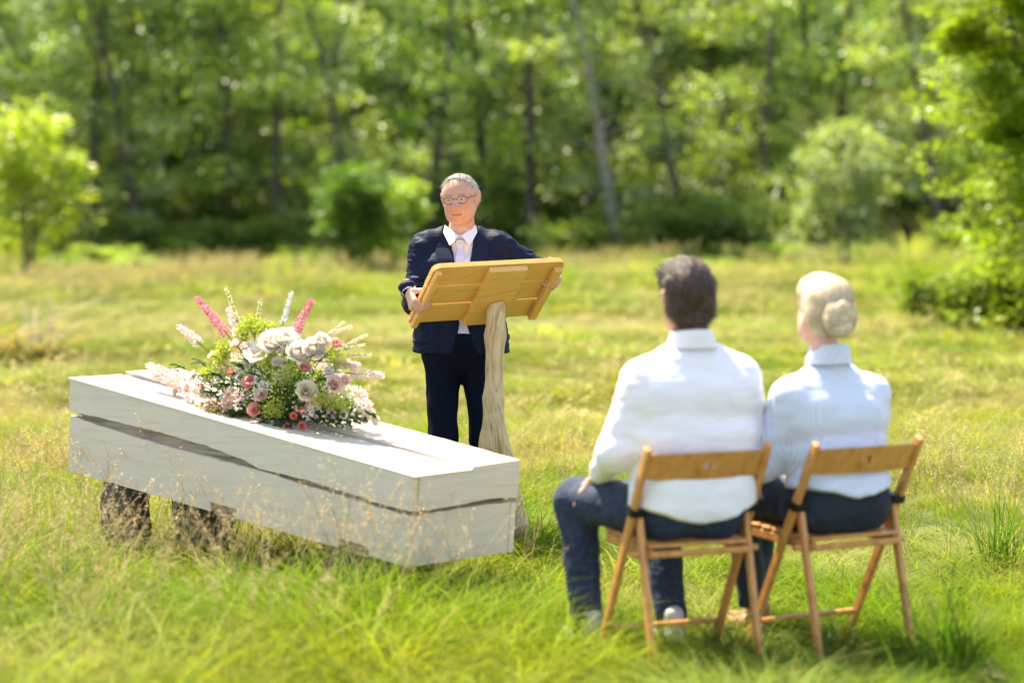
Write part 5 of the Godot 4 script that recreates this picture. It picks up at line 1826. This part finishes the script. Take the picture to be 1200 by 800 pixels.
func man() -> void:
	var t := thing("person", "seated person in a white shirt with short dark hair, seen from behind", "person", Vector3(0.564, 0, -7.262), deg_to_rad(21.4))
	var skin := Color(0.56, 0.31, 0.22)
	var sl := Vector3(-0.170, 0.995, 0.075); var sr := Vector3(0.212, 0.995, 0.075)
	var el := Vector3(-0.248, 0.757, 0.045); var er := Vector3(0.272, 0.752, 0.03)
	var wl := Vector3(-0.20, 0.655, -0.19); var wr := Vector3(0.13, 0.650, -0.19)
	var hl := Vector3(-0.085, 0.555, 0.085); var hr := Vector3(0.10, 0.555, 0.085)
	var kl := Vector3(-0.225, 0.545, -0.345); var kr := Vector3(0.105, 0.545, -0.365)
	var al := Vector3(-0.205, 0.10, -0.29); var ar := Vector3(0.085, 0.10, -0.215)
	var hd := Transform3D(Basis.from_euler(Vector3(deg_to_rad(4), PI - deg_to_rad(11), deg_to_rad(-2))) * Basis.from_scale(Vector3.ONE * 1.04), Vector3(0.012, 1.264, 0.055))
	var mb := MB.new()
	simple_body(Vector3(-0.42, -0.05, -0.55), Vector3(0.42, 1.3, 0.32), [[Vector3(0.012, 1.16, 0.08), Vector3(0.012, 1.03, 0.075), 0.045, 0.045], [sl, sr, 0.036, 0.036], [Vector3(-0.08, 0.9, 0.08), Vector3(0.10, 0.9, 0.08), 0.075, 0.075], [Vector3(-0.07, 0.72, 0.08), Vector3(0.09, 0.72, 0.08), 0.075, 0.075], [hl, hr, 0.07, 0.07], [sl, el, 0.036, 0.034], [el, wl, 0.032, 0.026], [sr, er, 0.036, 0.034], [er, wr, 0.032, 0.026], [hl, kl, 0.055, 0.036], [kl, al, 0.034, 0.026], [hr, kr, 0.055, 0.036], [kr, ar, 0.034, 0.026]], skin, mb)
	head_into(mb, hd, 1.0, skin, Color(0.05, 0.035, 0.025), 0.3)
	hand_into(mb, Transform3D(basis_from((kl - wl).normalized(), Vector3.DOWN), wl + (kl - wl).normalized() * 0.03), 1.0, [0.25, 0.3, 0.2], skin)
	hand_into(mb, Transform3D(basis_from((kr - wr).normalized(), Vector3.DOWN), wr + (kr - wr).normalized() * 0.03), -1.0, [0.25, 0.3, 0.2], skin)
	part("body", mb, M.skin, t)
	# shirt, loose over the waistband
	var sh := cloth(Vector3(-0.40, 0.44, -0.34), Vector3(0.42, 1.26, 0.30), 0.0105, 60.0, [
		[Vector3(-0.135, 1.005, 0.075), Vector3(0.17, 1.005, 0.075), 0.070, 0.070], [Vector3(-0.06, 1.055, 0.078), Vector3(0.085, 1.055, 0.078), 0.066, 0.066], [Vector3(0.012, 1.08, 0.085), Vector3(0.012, 1.15, 0.085), 0.070, 0.064], [Vector3(-0.11, 0.95, 0.085), Vector3(0.135, 0.95, 0.085), 0.118, 0.118],
		[Vector3(-0.10, 0.80, 0.09), Vector3(0.125, 0.80, 0.09), 0.120, 0.120], [Vector3(-0.085, 0.65, 0.095), Vector3(0.115, 0.65, 0.095), 0.125, 0.125], [Vector3(-0.088, 0.57, 0.10), Vector3(0.118, 0.57, 0.10), 0.122, 0.122],
		[sl, el, 0.068, 0.060], [el, wl, 0.058, 0.042], [sr, er, 0.068, 0.060], [er, wr, 0.058, 0.042]])
	# shirt tail hem: lower at the back middle, rising to the sides
	for hem: Array in [[0.0, 0.484], [0.18, 0.476], [-0.18, 0.474], [0.45, 0.420], [-0.45, 0.410]]:
		sh.carve([Plane(Vector3(hem[0], 1, -0.15).normalized(), hem[1])])
	sh.carve([Plane(Vector3(0, -1, -0.2).normalized(), -1.145)])
	var fold := noise(105, 1.0, 2)
	fold.fractal_type = FastNoiseLite.FRACTAL_RIDGED
	sh.ruffle(fold, 0.0045, Vector3(4, 9, 4))
	sh.ruffle(noise(106, 1.0, 1), 0.004, Vector3(4, 4, 4))
	blob_part("shirt", sh, M.white_cotton, t)
	collar(t, Vector3(0.012, 1.132, 0.086), 0.071, 0.056, M.white_cotton)
	# jeans
	var tr := cloth(Vector3(-0.36, 0.05, -0.5), Vector3(0.28, 0.74, 0.27), 0.0125, 70.0, [[hl + Vector3(0.01, 0.005, 0.0), hr + Vector3(-0.01, 0.005, 0.0), 0.106, 0.106], [Vector3(-0.05, 0.62, 0.085), Vector3(0.07, 0.62, 0.085), 0.098, 0.098], [hl, kl, 0.098, 0.074], [kl, al, 0.072, 0.056], [hr, kr, 0.098, 0.074], [kr, ar, 0.072, 0.056]])
	tr.carve([Plane(Vector3.UP, 0.075)])
	tr.carve([Plane(Vector3.UP, 0.4625), Plane(Vector3.FORWARD, 0.20), Plane(Vector3.RIGHT, 0.5), Plane(Vector3.LEFT, 0.19)])
	tr.ruffle(noise(107, 1.0, 2), 0.007, Vector3(9, 9, 9))
	blob_part("jeans", tr, M.denim, t)
	shoe(al, Vector3(-0.15, 0, -1), M.pale_canvas, t)
	shoe(ar, Vector3(0.1, 0, -1), M.pale_canvas, t)
	# short dark hair
	var hb := Blob.new(Vector3(-0.115, -0.14, -0.13), Vector3(0.115, 0.16, 0.12), 0.0045, 110.0)
	hb.cap(Vector3(0, 0.044, -0.030), Vector3(0, 0.056, 0.02), 0.085, 0.082)
	hb.cap(Vector3(-0.03, 0.075, 0.03), Vector3(0.03, 0.08, 0.035), 0.05, 0.05)
	hb.cap(Vector3(-0.035, -0.02, -0.04), Vector3(0.035, -0.02, -0.04), 0.048, 0.048)
	hb.cap(Vector3(-0.018, -0.065, -0.050), Vector3(0.018, -0.065, -0.050), 0.036, 0.036)
	hb.bake()
	hb.carve([Plane(Vector3(0, 0.5, -0.87).normalized(), -0.018), Plane(Vector3.UP, 0.06)])
	hb.carve([Plane(Vector3(0, 0.5, -0.87).normalized(), -0.005)])
	hb.carve([Plane(Vector3.UP, -0.088)])
	hb.carve([Plane(Vector3.UP, 0.028), Plane(Vector3.FORWARD, 0.025)])
	hb.ruffle(noise(108, 1.0, 2), 0.005, Vector3(42, 18, 18), 0.025)
	var hn := noise(109, 40.0, 2)
	var hm := MB.new()
	hb.to(hm, func(p: Vector3, _n: Vector3) -> Color: return Color(0.020, 0.012, 0.008).lerp(Color(0.07, 0.042, 0.026), clampf(0.5 + hn.get_noise_3dv(p), 0, 1)), hd)
	rng.seed = 502
	strands(hm, 5200, func(p: Vector3) -> Vector3: return Vector3(p.x * 4.0, -1.0, 0.0) if p.y < 0.085 else Vector3(p.x * 5.0 + 0.3, 0.0, 0.5), 0.034, 0.0009, 0.006, [Color(0.018, 0.011, 0.007), Color(0.11, 0.065, 0.036)], hd)
	part("hair", hm, M.hair, t)

func basis_from(y: Vector3, z: Vector3) -> Basis:
	var x := y.cross(z).normalized()
	return Basis(x, y, x.cross(y).normalized())

func collar(t: Node, at: Vector3, r: float, h: float, m: Material) -> void:
	var mb := MB.new()
	var base := 0
	var seg := 28
	for layer in 2:
		base = mb.v.size()
		for i in seg + 1:
			var a := lerpf(-PI * 0.44, PI * 1.44, float(i) / seg)
			var o := Vector3(cos(a), 0, sin(a))
			var lift := 0.010 * maxf(0.0, sin(a))
			var q := 1.0 if layer == 1 else 1.06
			mb.put(at + o * (r * 0.94 * q) + Vector3(0, h * 0.5 + lift, 0), (o + Vector3.UP * 0.2).normalized(), Color.WHITE)
			mb.put(at + o * (r * 1.0 * q + 0.003) + Vector3(0, h * 0.1 + lift, 0), o, Color.WHITE)
			mb.put(at + o * (r * 1.08 * q + 0.007) + Vector3(0, -h * 0.5 + lift * 0.5, 0), o, Color.WHITE)
		for i in seg:
			for k in 2:
				var p := base + i * 3 + k
				mb._turn(p, p + 1, p + 4); mb._turn(p, p + 4, p + 3)
	part("shirt_collar", mb, m, t)

func woman() -> void:
	var t := thing("person", "seated person in a striped blue shirt with blonde pinned-up hair, seen from behind", "person", Vector3(1.090, 0, -7.425), deg_to_rad(26.5))
	var skin := Color(0.60, 0.35, 0.26)
	var sl := Vector3(-0.205, 0.930, 0.085); var sr := Vector3(0.145, 0.930, 0.085)
	var el := Vector3(-0.255, 0.69, 0.0); var er := Vector3(0.180, 0.69, 0.02)
	var wl := Vector3(-0.12, 0.645, -0.19); var wr := Vector3(0.03, 0.63, -0.18)
	var hl := Vector3(-0.085, 0.55, 0.08); var hr := Vector3(0.09, 0.55, 0.08)
	var kl := Vector3(-0.125, 0.545, -0.355); var kr := Vector3(-0.01, 0.545, -0.36)
	var al := Vector3(-0.085, 0.10, -0.30); var ar := Vector3(-0.04, 0.10, -0.38)
	var hd := Transform3D(Basis.from_euler(Vector3(deg_to_rad(-2), PI - deg_to_rad(4), deg_to_rad(5))) * Basis.from_scale(Vector3.ONE * 0.97), Vector3(-0.058, 1.222, 0.07))
	var mb := MB.new()
	simple_body(Vector3(-0.38, -0.05, -0.55), Vector3(0.34, 1.24, 0.3), [[Vector3(-0.05, 1.13, 0.085), Vector3(-0.03, 0.98, 0.085), 0.04, 0.04], [sl, sr, 0.03, 0.03], [Vector3(-0.09, 0.85, 0.085), Vector3(0.06, 0.85, 0.085), 0.065, 0.065], [Vector3(-0.07, 0.7, 0.085), Vector3(0.06, 0.7, 0.085), 0.065, 0.065], [hl, hr, 0.065, 0.065], [sl, el, 0.03, 0.028], [el, wl, 0.027, 0.021], [sr, er, 0.03, 0.028], [er, wr, 0.027, 0.021], [hl, kl, 0.06, 0.042], [kl, al, 0.036, 0.028], [hr, kr, 0.06, 0.042], [kr, ar, 0.036, 0.028]], skin, mb)
	head_into(mb, hd, 0.95, skin, Color(0.35, 0.24, 0.13), 0.2)
	hand_into(mb, Transform3D(basis_from((kl - wl).normalized(), Vector3.DOWN), wl), 1.0, [0.3, 0.3, 0.2], skin, 0.88)
	hand_into(mb, Transform3D(basis_from((kr - wr).normalized(), Vector3.DOWN), wr), -1.0, [0.3, 0.3, 0.2], skin, 0.88)
	part("body", mb, M.skin, t)
	var sh := cloth(Vector3(-0.37, 0.44, -0.30), Vector3(0.33, 1.16, 0.28), 0.0105, 62.0, [
		[Vector3(-0.168, 0.940, 0.085), Vector3(0.11, 0.940, 0.085), 0.060, 0.060], [Vector3(-0.085, 0.985, 0.085), Vector3(0.025, 0.985, 0.085), 0.056, 0.056], [Vector3(-0.038, 1.03, 0.085), Vector3(-0.04, 1.06, 0.082), 0.056, 0.054], [Vector3(-0.115, 0.87, 0.09), Vector3(0.06, 0.87, 0.09), 0.112, 0.112],
		[Vector3(-0.095, 0.74, 0.09), Vector3(0.06, 0.74, 0.09), 0.108, 0.108], [Vector3(-0.075, 0.60, 0.095), Vector3(0.07, 0.60, 0.095), 0.128, 0.128], [sl, el, 0.064, 0.058], [el, wl, 0.054, 0.038], [sr, er, 0.064, 0.058], [er, wr, 0.054, 0.038]])
	sh.carve([Plane(Vector3(0.25, 1, -0.12).normalized(), 0.537)])
	sh.carve([Plane(Vector3(-0.25, 1, -0.12).normalized(), 0.537)])
	sh.carve([Plane(Vector3(0, -1, -0.2).normalized(), -1.08)])
	var fold := noise(115, 1.0, 2)
	fold.fractal_type = FastNoiseLite.FRACTAL_RIDGED
	sh.ruffle(fold, 0.0045, Vector3(4, 8, 4))
	sh.ruffle(noise(116, 1.0, 1), 0.004, Vector3(5, 4, 5))
	blob_part("shirt", sh, M.striped_cotton, t)
	collar(t, Vector3(-0.045, 1.072, 0.092), 0.066, 0.062, M.striped_cotton)
	var tr := cloth(Vector3(-0.26, 0.05, -0.52), Vector3(0.25, 0.72, 0.26), 0.0125, 70.0, [[hl, hr, 0.112, 0.112], [Vector3(-0.06, 0.60, 0.08), Vector3(0.065, 0.60, 0.08), 0.10, 0.10], [hl, kl, 0.096, 0.066], [kl, al, 0.062, 0.048], [hr, kr, 0.096, 0.066], [kr, ar, 0.062, 0.048]])
	tr.carve([Plane(Vector3.UP, 0.13)])
	tr.carve([Plane(Vector3.UP, 0.4625), Plane(Vector3.FORWARD, 0.20)])
	tr.ruffle(noise(117, 1.0, 2), 0.007, Vector3(11, 11, 11))
	blob_part("jeans", tr, M.dark_denim, t)
	shoe(al, Vector3(-0.1, 0, -1), M.tan_leather, t)
	shoe(ar, Vector3(0.0, 0, -1), M.tan_leather, t)
	# blonde hair swept up, with a bun at the back
	var hb := Blob.new(Vector3(-0.125, -0.15, -0.175), Vector3(0.125, 0.16, 0.13), 0.0045, 110.0)
	hb.cap(Vector3(0, 0.044, -0.030), Vector3(0, 0.052, 0.022), 0.089, 0.084)
	hb.cap(Vector3(-0.025, 0.065, 0.035), Vector3(0.025, 0.065, 0.035), 0.05, 0.05)
	hb.cap(Vector3(-0.04, -0.01, -0.03), Vector3(0.04, -0.01, -0.03), 0.052, 0.052)
	hb.cap(Vector3(-0.015, -0.06, -0.045), Vector3(0.015, -0.06, -0.045), 0.04, 0.04)
	hb.bake()
	hb.carve([Plane(Vector3(0, 0.55, -0.83).normalized(), -0.008)])
	hb.carve([Plane(Vector3.UP, -0.085)])
	hb.carve([Plane(Vector3.UP, 0.0), Plane(Vector3.FORWARD, 0.03)])
	var bun := Blob.new(Vector3(-0.10, -0.11, -0.20), Vector3(0.10, 0.09, -0.03), 0.0045, 190.0)
	for k in 9:
		var a := TAU * k / 9.0
		var b2 := TAU * (k + 1) / 9.0
		bun.cap(Vector3(cos(a) * 0.040, -0.020 + sin(a) * 0.040, -0.122), Vector3(cos(b2) * 0.040, -0.020 + sin(b2) * 0.040, -0.122 - 0.008 * (k % 2)), 0.024, 0.019)
	bun.cap(Vector3(0, -0.020, -0.10), Vector3(0, -0.020, -0.128), 0.03, 0.024)
	bun.cap(Vector3(0.03, 0.02, -0.105), Vector3(0.045, 0.045, -0.095), 0.016, 0.014)
	bun.cap(Vector3(-0.03, 0.03, -0.105), Vector3(-0.05, 0.035, -0.09), 0.014, 0.012)
	bun.bake()
	hb.ruffle(noise(118, 1.0, 2), 0.003, Vector3(40, 9, 12), 0.025)
	bun.ruffle(noise(119, 1.0, 2), 0.004, Vector3(30, 30, 30), 0.025)
	var hn := noise(120, 34.0, 2)
	var dye := func(p: Vector3, _n: Vector3) -> Color: return Color(0.46, 0.34, 0.19).lerp(Color(0.80, 0.70, 0.52), clampf(0.55 + 0.7 * hn.get_noise_3dv(p * Vector3(1.6, 0.35, 0.35)), 0, 1))
	var hm := MB.new()
	hb.to(hm, dye, hd)
	rng.seed = 503
	strands(hm, 5200, func(p: Vector3) -> Vector3: return Vector3(0, -0.01, -0.125) - p, 0.034, 0.0009, 0.0008, [Color(0.50, 0.38, 0.21), Color(0.80, 0.68, 0.46)], hd, 0.09)
	var hair := part("hair", hm, M.hair, t)
	var bm := MB.new()
	bun.to(bm, dye, hd)
	strands(bm, 2200, func(p: Vector3) -> Vector3: return Vector3(-(p.y + 0.012), p.x, 0.01), 0.026, 0.0009, 0.001, [Color(0.42, 0.31, 0.17), Color(0.80, 0.68, 0.46)], hd, 0.12)
	part("bun", bm, M.hair, hair)
